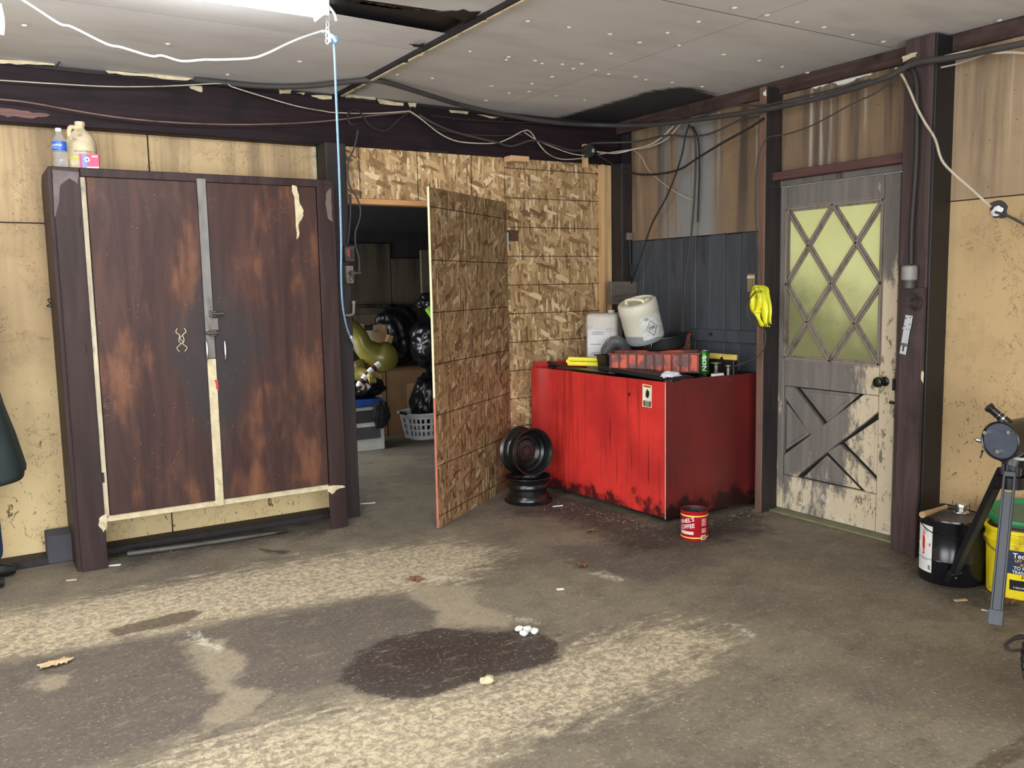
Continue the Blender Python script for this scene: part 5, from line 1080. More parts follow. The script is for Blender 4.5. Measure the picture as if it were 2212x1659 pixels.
# ================================================================ FLUORESCENT FIXTURE AND HANGING CORDS
N = NT('tube_light'); N.fin((.9, .9, .9), .4); N.b.inputs['Emission Color'].default_value = (.93, .97, 1, 1); N.b.inputs['Emission Strength'].default_value = 48; m_tube = N.m
m_fix = plain('white_enamel', (224, 222, 218), .35, var=.03)
def fixture(x0, x1, y, lab, zt=2.60):
    t = thing('fluorescent_light', lab, 'light', ((x0+x1)/2, y, zt-.10), group=None)
    b = B(); b.box((x0, y-.05, zt-.03), (x1, y+.05, zt), .004); obj('channel', b, m_fix, t)
    for yy, nm in ((y-.035, 'tube'), (y+.035, 'tube')):
        b = B(); b.cyl((x0+.03, yy, zt-.062), (x1-.03, yy, zt-.062), .019, n=16); obj(nm, b, m_tube, t, True)
    for x in (x0, x1-.03):
        b = B(); b.box((x, y-.055, zt-.095), (x+.03, y+.055, zt), .005); obj('end_cap', b, m_fix, t)
    return t
fixture(.02, 1.30, 3.40, 'lit white twin-tube fluorescent light hanging under the ceiling, top left')
b = B(); q = P(718, 30, z=2.60); b.tube([q+Vector((0, .05, .05)), q+Vector((.01, 0, 0)), q+Vector((.012, -.01, -.03))], .006, 8, 3)
hc_ = single('hanging_chain', 'short white chain at the right end of the fluorescent light', 'chain', b, m_fix, True)
for k in range(5):
    b = B(); b.tube([Vector((1.325, 3.44+.004*k, 2.52-.02*k)) + Vector((.006*math.cos(t), 0, .012*math.sin(t))) for t in np.linspace(0, 2*PI, 9)], .0022, 5); obj('chain_link', b, m_fix, hc_, True)
# second light added unseen at the rear left, for its brightness only
fixture(-2.3, -1.05, 1.6, 'added white fluorescent light, unseen behind the camera to the left')
q = P(3, 50, z=2.5); b = B(); b.tube([P(-8, 10, y=4.0), P(3, 45, y=4.0), P(4, 76, y=4.0)], [.02, .012, .008], 10, 4); single('white_cable_end', 'white cable end hanging at the top left edge of the photo', 'cable', b, m_whiteplastic, True)
m_blue = plain('blue_cord', (150, 192, 226), .6, var=.15, scale=60)
pts = [((697, 68), 3.52), ((707, 68), 3.52), ((717, 80), 3.52), ((722, 100), 3.55), ((727, 230), 3.75), ((733, 380), 4.0), ((737, 520), 4.3), ((737, 600), 4.5), ((741, 665), 4.7), ((752, 715), 4.95), ((771, 755), 5.15)]
b = B(); pw = [P(a, c, y=y) for (a, c), y in pts]; b.tube(pw, .0052, 8, 5)
bc = single('blue_cord', 'light blue rope hanging from the fluorescent light down to the storeroom doorway', 'cord', b, m_blue, True)  # light blue cord hung from the fluorescent light
b = B(); kn = P(720, 84, y=3.52); b.tube([kn+Vector((.014*math.cos(t), .01*math.sin(t), .012*math.sin(2*t))) for t in np.linspace(0, 2*PI, 13)], .007, 8); obj('knot', b, m_blue, bc, True)
b = B(); b.tube([pw[-2].lerp(pw[-1], .3), pw[-1]+(pw[-1]-pw[-2])*.1], .009, 8); obj('white_tape', b, m_whiteplastic, bc, True)

def cable(nm, lab, segs, r, m, n=7, cat='cable', group=None):
    """segs: list of (px, py, plane, value)"""
    b = B(); pts = [P(a, c, **{k: v}) for a, c, k, v in segs]; b.tube(pts, r, n, 4); return single(nm, lab, cat, b, m, True, group)
def Ly(pts, y): return [(a, c, 'y', y) for a, c in pts]
def Rx(pts, x): return [(a, c, 'x', x) for a, c in pts]
cable('white_flex', 'white flex looping under the ceiling from the top left corner to the fluorescent light', Ly([(40, -6), (80, 20), (130, 52), (155, 58), (230, 95), (262, 102), (325, 121), (350, 120), (392, 132), (440, 129), (470, 129), (540, 126), (575, 116), (615, 97), (650, 82), (698, 66)], 3.9), .0047, plain('greyed_flex', (206, 204, 200), .6))
cable('heavy_grey_cable', 'heavy grey cable sagging below the ceiling along both walls', [(420, 172, 'z', 2.628), (560, 186, 'z', 2.628), (660, 186, 'z', 2.628), (740, 178, 'z', 2.628), (805, 173, 'z', 2.628), (850, 182, 'z', 2.625), (930, 207, 'z', 2.61), (1000, 228, 'z', 2.60)]+Ly([(1100, 250), (1200, 265), (1290, 270)], 5.08)+Rx([(1400, 270), (1500, 259), (1640, 239), (1760, 214), (1850, 189), (1920, 165), (1975, 137), (2060, 124), (2150, 106), (2230, 90)], 4.08), .0155, m_cable, 10)
cable('thin_grey_cable', 'thin grey cable running just above the heavy one on the right wall', Rx([(1400, 262), (1440, 252), (1490, 258), (1560, 236), (1600, 227), (1650, 228), (1720, 212), (1790, 196), (1880, 172)], 4.10), .0065, m_cable)
cable('tan_wire', 'upper tan wire strung along the beam above the cupboard', Ly([(-5, 173), (120, 181), (240, 187), (360, 186), (482, 180), (500, 187), (560, 206), (640, 229), (700, 240), (722, 243), (800, 245), (885, 240)], 5.18), .0032, m_wire)
cable('brown_wire', 'lower sagging brown wire along the beam above the cupboard', Ly([(-5, 214), (60, 221), (150, 237), (250, 253), (350, 263), (450, 268), (540, 269), (640, 266), (720, 260), (800, 250), (885, 242)], 5.18), .0045, plain('brown_wire', (116, 92, 82), .6, dirt=.3))
cable('white_wire', 'white wire drooping from the beam hook to the round junction box', Ly([(885, 240), (905, 253), (945, 285), (980, 303), (1020, 309), (1070, 309), (1100, 299), (1130, 283), (1146, 285), (1165, 312), (1185, 333), (1215, 344), (1262, 342)], 5.16), .004, m_wire)
cable('fine_grey_wire', 'fine grey wire crossing the beam above the strand board', Ly([(885, 243), (915, 262), (950, 280), (1000, 289), (1060, 293), (1130, 291)], 5.17), .003, m_cable)
cable('medium_grey_cable', 'grey cable waving along the beam into the round junction box', Ly([(905, 248), (940, 268), (985, 286), (1040, 300), (1075, 308), (1105, 316), (1140, 305), (1160, 304), (1200, 315), (1235, 325), (1262, 324)], 5.14), .0075, m_cable)
cable('white_wire', 'white wire from the beam nail down to the round junction box', Ly([(1133, 286), (1160, 303), (1200, 320), (1235, 332), (1262, 336)], 5.15), .0035, m_wire)
cable('black_cable', 'black cable above the strand board partition, just under the beam cables', Ly([(930, 250), (1000, 258), (1100, 264), (1200, 267)], 5.19), .006, m_cabledark)
cable('looped_black_cable', 'black cable loops hanging on the beam left of the strand board', Ly([(770, 268), (757, 268), (751, 252), (757, 240), (772, 238), (785, 252), (800, 272), (824, 283), (842, 278), (860, 260), (880, 244)], 5.15), .0065, m_cabledark)
cable('stub_cable', 'grey cable running down the dark post to the outlet box', Ly([(773, 281), (770, 300), (765, 320), (753, 350), (751, 380), (757, 405), (772, 430), (779, 455), (775, 480), (768, 500), (768, 530), (775, 555), (776, 580), (774, 592)], 5.12), .0055, m_cable)
cable('post_cable', 'pair of dark cables running down the face of the dark post', Ly([(756, 420), (757, 460), (754, 500), (751, 528)], 5.13), .008, m_cabledark)
cable('dark_cable', 'dark cable curving from the junction box up to the stud beside the door', Ly([(1290, 334), (1320, 352), (1345, 368)], 5.0)+Rx([(1385, 377), (1430, 375), (1470, 365), (1505, 343), (1545, 318), (1580, 298), (1620, 276), (1650, 256)], 4.14), .0075, m_cabledark)
cable('dark_cable', 'upper dark cable from the junction box across the stained panel to the stud', Ly([(1262, 324), (1272, 312), (1290, 309)], 5.08)+Rx([(1375, 306), (1420, 296), (1455, 292), (1485, 296), (1530, 290), (1565, 275), (1600, 259), (1630, 253), (1650, 253)], 4.16), .0065, m_cable)
cable('white_wire', 'bundle of white wires rising from the junction box to the heavy cable', Ly([(1290, 328), (1330, 331)], 5.05)+Rx([(1370, 322), (1405, 312), (1430, 296), (1455, 272)], 4.18), .005, m_wire)
cable('white_wire', 'second white wire beside the bundle, right of the junction box', Ly([(1290, 334), (1335, 327)], 5.06)+Rx([(1365, 323), (1400, 318), (1440, 300), (1475, 262)], 4.20), .004, m_wire)
cable('thin_copper_wire', 'thin bare wire slanting down the stained panel', Rx([(1366, 322), (1385, 338), (1400, 366), (1425, 390), (1460, 415), (1500, 434)], 4.24), .0028, m_wire)
cable('hanging_black_cable', 'black cable hanging from the heavy cable down to the small board', Rx([(1488, 272), (1481, 292), (1474, 330), (1460, 375), (1440, 425), (1410, 480), (1392, 530), (1375, 580)], 4.2)+Ly([(1363, 614)], 5.07), .0065, m_cabledark)
cable('hanging_grey_cable', 'grey cable dropping from the heavy cable behind the bench', Rx([(1488, 270), (1500, 290), (1503, 340), (1500, 420), (1494, 500), (1484, 580), (1478, 640), (1476, 700), (1475, 740)], 4.22), .007, m_cable)
cable('hanging_flex', 'second cable hanging beside the grey one down the stained panel', Rx([(1496, 273), (1508, 300), (1511, 360), (1509, 430), (1507, 480)], 4.27), .006, m_cabledark)
cable('thin_white_flex', 'thin flex crossing the panel over the door and down beside the stud', Rx([(1955, 150), (1900, 196), (1840, 225), (1780, 258), (1740, 277), (1695, 291), (1660, 297), (1643, 325), (1634, 370), (1632, 430), (1634, 500), (1640, 560), (1645, 612)], 4.10), .0042, m_cable)
cable('lamp_flex', 'thin grey flex looping from the caution tape down into the bench clutter', Rx([(1640, 622), (1620, 645), (1614, 665), (1620, 690), (1640, 705), (1653, 715), (1652, 745), (1643, 765), (1618, 780), (1590, 790), (1572, 800)], 4.07), .004, m_cable)
cable('cream_cable', 'cream cable slanting down the right wall from the top of the door post', Rx([(1935, 147), (1950, 165), (1965, 195), (1982, 235), (2000, 268), (2020, 300), (2034, 345), (2060, 375), (2100, 410), (2140, 447)], 4.10), .0062, m_wire)
cable('cream_cable', 'continuation of the cream cable to the right frame edge', Rx([(2150, 458), (2180, 468), (2225, 492)], 4.25), .006, m_cable)
cable('cream_flex', 'cream flex lying on the heavy cable at the top right', Rx([(2040, 122), (2090, 111), (2110, 112), (2150, 114), (2180, 113), (2225, 116)], 4.09), .006, m_wire)
cable('thin_grey_flex', 'thin grey flex under the ceiling at the top right corner', Rx([(1990, 153), (2060, 140), (2115, 122), (2160, 104), (2225, 86)], 4.18), .0045, plain('light_grey_flex', (176, 170, 162), .6))
b = B(); b.tube([P(2008, 252, x=4.18), P(2030, 241, x=4.28)], .004, 8); single('long_nail', 'long bright nail sticking out of the dark stud by the right panel', 'nail', b, m_chrome, True)
q = P(2155, 458, x=4.29); b = place(crumple(.03, (.4, 1, .8), 6, 2, .5), (4.285, q.y, q.z-.02)); single('plaster_plug', 'torn white plug where the cream cable enters the right wall', 'plug', b, m_whiteplastic)
b = B(); b.prism(rough_poly([P(a, c, x=4.2985) for a, c in ((2138, 440), (2165, 432), (2178, 448), (2172, 470), (2150, 472), (2140, 458))], .006, 3, 5, (0, 1, 1)), (.001, 0, 0)); obj('burn_mark', b, plain('burn_mark', (62, 56, 54), .8), wr)
# junction box on the batten
q = P(1277, 325, y=5.16); jb = thing('round_junction_box', 'round dark junction box with wires on the beam above the strand board', 'junction box', (q.x, 5.225, q.z-.04))
b = B(); b.cyl((q.x, 5.225, q.z), (q.x, 5.165, q.z), .045, .042, n=28); obj('box_body', b, plain('dark_green_box', (46, 54, 50), .5), jb, True)
b = B(); b.box((q.x+.012, 5.160, q.z-.012), (q.x+.032, 5.166, q.z+.012), .001); obj('paper_tag', b, plain('tag_grey', (168, 168, 164), .6), jb)
for (a, c), lab in zip(((882, 240), (1134, 284), (128, 134), (483, 181), (977, 262), (1080, 262)), ('where the tan wires turn', 'above the middle of the strand board', 'near the left end', 'above the cupboard', 'above the storeroom doorway', 'below the heavy cable')):
    q = P(a, c, y=5.2); b = B(); b.tube([q+Vector((-.008, .06, -.01)), q+Vector((0, -.01, 0)), q+Vector((.012, -.02, .022))], .003, 6); single('bent_nail', 'bent nail in the beam '+lab, 'nail', b, m_dark)
# electrics on the dark post
sb = thing('switch_box', 'open rusty switch box on the dark post at the storeroom doorway', 'switch box', (2.055, 5.12, 1.60))
p0 = P(744, 532, y=5.11); p1 = P(766, 565, y=5.11); b = B(); b.box((p0.x, 5.105, p1.z), (p1.x, 5.15, p0.z), .003); obj('box_body', b, plain('grey_rust_box', (84, 78, 74), .5, .3, dirt=.4), sb)
b = B(); b.box((p0.x+.012, 5.100, p1.z+.03), (p0.x+.03, 5.106, p0.z-.02)); obj('red_switch', b, plain('red_switch', (150, 66, 60), .5), sb)
b = B(); b.box((p0.x+.036, 5.098, p1.z+.02), (p0.x+.052, 5.106, p0.z-.015), .002); b.box((p0.x-.006, 5.10, p0.z-.006), (p1.x+.006, 5.11, p0.z+.004)); obj('metal_bracket', b, m_dark, sb)
ob = thing('outlet_box', 'small grey outlet box with a plug on the dark post below the switch box', 'outlet', (2.06, 5.12, 1.50))
p0 = P(747, 574, y=5.11); p1 = P(765, 612, y=5.11); b = B(); b.box((p0.x, 5.11, p1.z), (p1.x, 5.15, p0.z), .003); obj('box_body', b, plain('outlet_grey', (120, 112, 102), .5, .2, dirt=.3), ob)
q = P(763, 590, y=5.10); b = B(); b.cyl((q.x-.01, 5.112, q.z), (q.x-.01, 5.08, q.z), .016, n=14); b.cyl((q.x+.005, 5.09, q.z-.002), (q.x+.045, 5.09, q.z+.002), .008, n=10); obj('plug', b, m_cable, ob, True)
q = P(758, 602, y=5.11); b = B(); b.tube([Vector((q.x+.012*math.cos(t), 5.109, q.z+.012*math.sin(t))) for t in np.linspace(0, 2*PI, 15)], .002, 5); obj('socket_ring', b, m_black, ob)
b = B(); q0 = P(746, 672, y=5.12); b.tube([P(742, 676, y=5.16), P(748, 681, y=5.10), P(762, 679, y=5.10), P(764, 668, y=5.10), P(764, 655, y=5.10)], .010, 10, 3); b.cyl(P(764, 656, y=5.10), P(764, 650, y=5.10), .014, n=10); single('pipe_elbow', 'old grey pipe elbow low on the dark post', 'pipe', b, plain('pipe_grey', (126, 118, 108), .5, .4, dirt=.3), True)
b = B(); b.tube([P(770, 661, y=8.18), P(840, 661, y=8.18), P(905, 660, y=8.18)], .018, 10); b.sph(P(905, 660, y=8.18), .035, 10); single('rusty_pipe', 'dark horizontal pipe along the back wall of the storeroom', 'pipe', b, plain('rust_pipe', (78, 70, 64), .5, .4, dirt=.4), True)

# ================================================================ RIGHT WALL FITTINGS
q0 = P(1317, 607, y=5.08); q1 = P(1408, 655, y=5.08)
b = B(); b.box((q0.x, 5.06, q1.z), (4.298, 5.10, q0.z-.005), .004); b2 = single('small_backboard', 'short grey board fixed across the corner above the white drum', 'board', b, plain('weathered_board', (98, 90, 80), .7, scale=3, stretch=(1, 8, 8), dirt=.3), origin=((q0.x+q1.x)/2, 5.08, q1.z))
q = P(1362, 510, y=5.10); ol = thing('small_outlet', 'small grey box on the dark corner post', 'outlet', (4.262, 5.11, q.z)); b = B(); b.box((4.240, 5.09, q.z-.028), (4.285, 5.12, q.z+.025), .003); obj('box_body', b, plain('outlet_grey', (120, 112, 102), .5, .2), ol)
b = B(); b.tube([(4.262, 5.10, q.z-.028), (4.262, 5.095, q.z-.16), (4.262, 5.08, q.z-.30)], .004, 8); obj('drop_wire', b, m_cable, ol)
q = P(1624, 611, x=4.297); sp_ = thing('switch_plate', 'tarnished brass plate on the grey planks beside the stud', 'plate', (4.295, q.y, q.z-.06)); b = B(); b.box((4.288, q.y-.032, q.z-.058), (4.297, q.y+.032, q.z+.058), .003); obj('plate_body', b, plain('tarnished_brass_plate', (150, 134, 102), .45, .3, dirt=.3), sp_)
b = B(); b.box((4.285, q.y-.03, q.z+.028), (4.2885, q.y+.03, q.z+.046), .001); obj('pale_strip', b, m_pale, sp_)
# caution tape bundle
tpb = thing('caution_tape', 'bundle of yellow caution tape hanging on the stud beside the door', 'tape', (4.11, 3.80, 1.18))
N = NT('yellow_tape'); m_tape = N.fin(N.mix(N.step(N.noise(9, 4), .35, .65), lin(236, 232, 36), lin(206, 204, 40)), .35)
rnd = random.Random(3)
for k, path in enumerate(([(1628, 630), (1632, 618), (1645, 618), (1655, 635), (1660, 670), (1662, 700)], [(1630, 625), (1626, 645), (1632, 670), (1640, 690), (1648, 705)], [(1640, 620), (1650, 650), (1652, 690), (1658, 706)], [(1634, 622), (1640, 640), (1638, 665), (1634, 675)])):
    pts = [P(a, c, x=4.105-.012*k) for a, c in path]; pts, _ = crom(pts, [0]*len(pts), 5); b = B(); V = []; Fc = []
    for i, p in enumerate(pts):
        w_ = .027+.006*math.sin(i*.7+k); tw = Vector((.35*math.sin(i*.35+k*2), 1, 0)).normalized(); V += [p-tw*w_, p+tw*w_*.3+Vector((-.008, 0, 0)), p+tw*w_]
    for i in range(len(pts)-1): q = i*3; Fc += [(q, q+1, q+4, q+3), (q+1, q+2, q+5, q+4)]
    b.mesh(V, Fc); o = obj('tape_strip', b, m_tape, tpb, True); md = o.modifiers.new('t', 'SOLIDIFY'); md.thickness = .0012
q = P(1640, 630, x=4.06); flat_text('tape_lettering', 'CAUTION', q, .05, .018, Vector((0, -1, 0)), Vector((0, 0, 1)), m_ink, tpb)
for i in range(4):
    q = P(1650+4*i, 700-1.5*i, x=4.06); b = B(); b.prism([q, q+Vector((0, -.005, .0)), q+Vector((0, -.012, -.03)), q+Vector((0, -.007, -.03))], (-.001, 0, 0)); obj('black_stripe', b, m_ink, tpb)
# conduit and fitting on the door post
b = B(); b.tube([P(1958, 140, x=4.115), P(1972, 152, x=4.112), P(1979, 175, x=4.112), P(1981, 220, x=4.112), P(1979, 350, x=4.112), P(1970, 480, x=4.112), P(1968, 570, x=4.112)], .013, 12, 5); cd_ = single('black_conduit', 'dark conduit running down the door post to the grey fitting', 'conduit', b, m_cabledark, True)
q = P(1966, 600, x=4.10); ft_ = thing('conduit_fitting', 'grey plastic conduit fitting at the bottom of the black conduit', 'fitting', (4.095, q.y, q.z-.07))
b = B(); b.lathe([(0, .062), (.030, .062), (.038, .055), (.038, -.010), (0, -.010)], 24, Matrix.Translation((4.092, q.y, q.z))); obj('fitting_body', b, plain('grey_pvc', (132, 130, 124), .5, dirt=.25), ft_, True)
b = B(); b.lathe([(0, -.010), (.036, -.010), (.036, -.020), (.031, -.021), (.031, -.052), (.022, -.060), (0, -.06)], 24, Matrix.Translation((4.092, q.y, q.z))); obj('fitting_collar', b, plain('dark_pvc', (64, 62, 60), .5), ft_, True)
q = P(1975, 655, x=4.09); b = B(); b.tube([q+Vector((0, .016, .055)), q+Vector((0, 0, .028)), q+Vector((0, -.024, .03)), q+Vector((0, -.034, -.002)), q+Vector((0, -.012, -.036)), q+Vector((0, .004, -.03))], .0045, 8, 4); b.tube([q+Vector((0, .026*math.cos(t), .024*math.sin(t))) for t in np.linspace(.3, 2*PI-.4, 18)], .005, 8); single('iron_hook', 'black iron hook and ring on the door post below the conduit fitting', 'hook', b, m_dark, True)
# hasp
a0 = P(1964, 681, x=4.10); a1 = P(1950, 765, x=4.10); ax_ = (a1-a0).normalized(); sd = Vector((1, 0, 0)).cross(ax_)
hs = thing('door_hasp', 'galvanised hasp hanging on the cover board of the door post', 'hasp', a0); L_ = (a1-a0).length
m_zn = plain('bright_zinc', (206, 214, 218), .35, .5)
Mx = Matrix((Vector((1, 0, 0)), sd, ax_)).transposed().to_4x4(); Mx.translation = a0+Vector((.0, 0, 0))
b = B(); b.box((-.002, -.020, 0), (.001, .020, .068), .0008, Mx); hp = obj('hinge_leaf', b, m_zn, hs)
for u, v in ((-.012, .010), (.013, .018), (-.012, .046), (.012, .058)):
    b = B(); b.cyl(Mx @ Vector((-.004, u, v)), Mx @ Vector((-.001, u, v)), .0032, n=8); obj('screw_hole', b, m_black, hp)
b = B(); b.cyl(Mx @ Vector((-.004, -.021, .070)), Mx @ Vector((-.004, .021, .070)), .0045, n=10); obj('hinge_pin', b, m_zn, hs, True)
b = B(); b.box((-.003, -.018, .074), (0, .018, L_), .001, Mx); hp = obj('slotted_arm', b, m_zn, hs)
b = B(); b.box((-.0045, -.004, L_-.052), (-.002, .004, L_-.015), .001, Mx); obj('slot', b, m_black, hp)
b = B(); b.box((-.005, -.019, .145), (-.001, .019, .162), .001, Mx); obj('grey_band', b, m_steel, hs)

# ================================================================ STOREROOM CONTENTS
m_bag = plain('black_bin_bag', (16, 17, 20), .3, var=.3, spec=.7)
def bag(lab, c, sc, seed, tie=True, rz=0, group=None, amp=.16):
    t = thing('rubbish_bag', lab, 'bag', c, (0, 0, rz)); b = crumple(1, sc, seed, 5, amp, 2.2)
    for v in b.b.verts:
        v.co += Vector((1, 1, .4))*.016*abs(mnoise.noise(Vector((v.co.x*14, v.co.y*14, v.co.z*4))+Vector((seed, 3, 1))))
    h = max(v.co.z for v in b.b.verts); obj('bag_body', b, m_bag, t, True, local=True)
    if tie:
        b = B(); b.lathe([(.10, h-.06), (.03, h-.01), (.02, h+.01), (.05, h+.05), (.07, h+.075), (.05, h+.07), (0, h+.02)], 14)
        for v in b.b.verts: v.co += Vector((1, 1, .5))*.02*mnoise.noise(v.co*18+Vector((seed, 0, 0)))
        obj('gathered_neck', b, m_bag, t, True, local=True)
    return t
g = P(905, 957, z=0)
# laundry basket
lc = P(925, 948, z=0); lc.y += .05; lb_ = thing('laundry_basket', 'white plastic laundry basket on the storeroom floor, half hidden by the open door', 'basket', (lc.x+.09, lc.y+.08, 0), (0, 0, math.radians(8)))
def sup(a, rx, ry, k=3.2):
    c, s = math.cos(a), math.sin(a); return (rx*math.copysign(abs(c)**(2/k), c), ry*math.copysign(abs(s)**(2/k), s))
def basket_grid(z0, z1, r0, r1, n, rows, hole):
    V = []; Fc = []
    for j in range(rows+1):
        t = j/rows; z = z0+(z1-z0)*t
        for i in range(n): x, y = sup(2*PI*i/n, r0[0]+(r1[0]-r0[0])*t, r0[1]+(r1[1]-r0[1])*t); V.append((x, y, z))
    for j in range(rows):
        for i in range(n):
            if hole(i, j): continue
            a = j*n+i; c = j*n+(i+1) % n; Fc.append((a, c, c+n, a+n))
    return V, Fc
V, Fc = basket_grid(.0, .245, (.24, .17), (.285, .215), 96, 24, lambda i, j: (j in range(4, 8) or j in range(10, 14) or j in range(16, 20)) and i % 4 in (1, 2))
b = B(); b.mesh(V, Fc); o = obj('basket_wall', b, m_whiteplastic, lb_, True, local=True); md = o.modifiers.new('t', 'SOLIDIFY'); md.thickness = .004
b = B(); pts = [Vector((*sup(2*PI*i/64, .295, .225), .25)) for i in range(65)]; b.tube(pts, .013, 8); obj('rim', b, m_whiteplastic, lb_, True, local=True)
b = B(); b.prism([Vector((*sup(2*PI*i/32, .24, .17), 0)) for i in range(32)], (0, 0, .006)); obj('basket_base', b, m_whiteplastic, lb_, local=True)
b = B(); b.tube([Vector((-.30, -.06, .255)), Vector((-.315, 0, .262)), Vector((-.30, .06, .255))], .012, 8, 3); obj('hand_grip', b, m_dark, lb_, True, local=True)
bag('black rubbish bag standing in the laundry basket', (lc.x+.10, lc.y+.10, .03), (.19, .16, .27), 2)
bag('black rubbish bag stacked above the laundry basket', (lc.x+.08, lc.y+.02, .66), (.20, .18, .24), 5)
q = P(862, 815, y=7.97); bag('large shiny rubbish bag on the cardboard carton in the middle of the storeroom', (q.x, 7.97, .67), (.26, .17, .29), 9, False)
bag('topmost black rubbish bag beside the open door edge', (lc.x+.08, 7.35, 1.19), (.19, .17, .11), 13, False)
b = B(); q = P(935, 680, y=7.1); b.tube([q+Vector((-.05, 0, .06)), q+Vector((.02, 0, -.04)), q+Vector((.06, 0, -.12))], .03, 10); single('lime_green_strip', 'lime green plastic strip sticking out of the topmost bag', 'strip', b, plain('lime_plastic', (150, 222, 60), .5), True)
# cardboard carton
m_card = plain('cardboard', (122, 92, 62), .8, var=.1); q = P(845, 943, z=0)
cdn = thing('cardboard_carton', 'large brown cardboard carton behind the laundry basket', 'carton', (q.x+.28, 8.03, 0), (0, 0, math.radians(-3)))
b = B(); b.box((-.27, -.18, 0), (.27, .18, .66), .004); obj('carton_body', b, m_card, cdn, local=True)
b = B(); b.box((-.275, -.20, .655), (.275, 0, .665)); b.box((-.275, .0, .655), (.275, .2, .668)); obj('flap', b, plain('cardboard_dark', (96, 72, 50), .8), cdn, local=True)
b = B(); b.box((-.06, -.185, .20), (.26, -.1802, .50)); obj('pale_patch', b, plain('pale_card', (150, 122, 84), .8), cdn, local=True)
b = B(); b.box((q.x-.06, q.y+.05, 0), (q.x-.03, q.y+.08, .95)); single('upright_board', 'narrow upright board left of the cardboard carton', 'board', b, m_card, origin=(q.x-.04, q.y, 0))
# air conditioner / window unit
q = P(775, 978, z=0); q2 = P(832, 970, z=0); ac_ = thing('window_air_conditioner', 'white boxy window air conditioner with dark grilles on the storeroom floor', 'air conditioner', (q.x-.1, q.y+.2, 0)); x1_ = q2.x; x0_ = q.x-.28; y0_ = q2.y
b = B(); b.box((x0_, y0_, 0), (x1_, y0_+.35, .40), .006); obj('casing', b, plain('ac_white', (214, 214, 208), .45), ac_)
b = B(); b.box((x0_+.03, y0_-.006, .11), (x1_-.04, y0_+.002, .22), .001); obj('lower_grille', b, plain('grille_grey', (70, 72, 74), .6), ac_)
for k in range(9):
    b = B(); b.box((x0_+.03, y0_-.009, .114+k*.012), (x1_-.04, y0_-.005, .118+k*.012)); obj('grille_slat', b, plain('slat_grey', (110, 112, 112), .5), ac_)
b = B(); b.box((x0_+.03, y0_-.006, .26), (x1_-.04, y0_+.002, .37), .001); obj('control_panel', b, plain('grille_dark', (58, 60, 62), .6), ac_)
b = B(); b.box((x0_-.02, y0_-.02, .402), (x1_-.01, y0_+.36, .47), .01, seg=2); single('blue_folded_sheet', 'folded blue tarpaulin on top of the air conditioner', 'tarpaulin', b, plain('blue_tarp', (34, 72, 150), .5, var=.2))
b = place(crumple(1, (.08, .03, .12), 4, 4, .3), (x1_-.05, y0_-.055, .20)); single('black_cloth', 'black cloth hanging over the front of the air conditioner', 'cloth', b, plain('black_cloth', (20, 20, 24), .8), True)
bag('flat black rubbish bag lying on the blue tarpaulin', ((x0_+x1_)/2+.08, y0_+.14, .455), (.26, .20, .10), 21, False)
# timber and boards leaning at the back
def plank_(lab, a, c, w_, t_, m=m_pine, cat='board', nm='timber_offcut'):
    a = Vector(a); c = Vector(c); d = (c-a); l = d.length; qn = d.to_track_quat('Z', 'Y').to_matrix().to_4x4(); qn.translation = a; b = B(); b.box((-w_/2, -t_/2, 0), (w_/2, t_/2, l), .002, qn); return single(nm, lab, cat, b, m, origin=a)
m_tim = wood('dull_timber', (120, 96, 68), (146, 118, 84), (166, 138, 100), 'z')
def at(px, py, y): return P(px, py, y=y)
plank_('knotty timber offcut leaning upright in the middle of the storeroom', at(826, 765, 7.75), at(820, 704, 7.9), .13, .05, m_tim)
plank_('timber offcut leaning by the dark post inside the storeroom', at(782, 745, 7.6), at(775, 702, 7.7), .09, .04, m_tim)
plank_('short timber end poking out beside the large shiny bag', at(838, 740, 7.6), at(843, 724, 7.6), .06, .05, m_tim)
plank_('small triangular board end at the top of the storeroom pile', at(888, 702, 7.95), at(884, 688, 7.95), .07, .03, m_tim)
b = B(); b.prism([at(768, 606, 8.1)+Vector((0, 0, .0)), at(768, 704, 8.1), at(870, 684, 8.1), at(890, 672, 8.1), at(890, 640, 8.1)], (0, .02, 0)); 
b.b.free(); b = B(); b.prism([at(766, 682, 8.0), at(766, 706, 8.0), at(890, 687, 8.0), at(888, 672, 8.0)], (0, .02, 0)); single('grey_board', 'long grey board propped aslant across the back of the storeroom', 'board', b, m_shed)
b = B(); b.box((at(775, 707, 7.95).x, 7.9, at(775, 712, 7.95).z-.0), (at(905, 700, 7.95).x, 8.2, at(775, 707, 7.95).z), .003); single('dark_shelf_board', 'dark shelf board under the slanting grey board in the storeroom', 'shelf', b, m_dark)
b = B(); c_ = at(808, 750, 7.95); b.cyl((c_.x, 7.95, c_.z-.15), (c_.x, 7.95, c_.z+.17), .10, n=24); single('olive_canister', 'olive cylindrical container behind the knotty timber offcut', 'canister', b, plain('olive_drum', (104, 98, 66), .6), True)
q0 = at(909, 540, 7.0); q1 = at(935, 632, 7.0); b = B(); b.box((q0.x, 7.0, q1.z), (q0.x+.22, 7.03, q0.z), .003); single('hanging_plank', 'short weathered plank upright beside the edge of the open strand board door', 'board', b, plain('weathered_plank', (96, 86, 68), .7, dirt=.3))
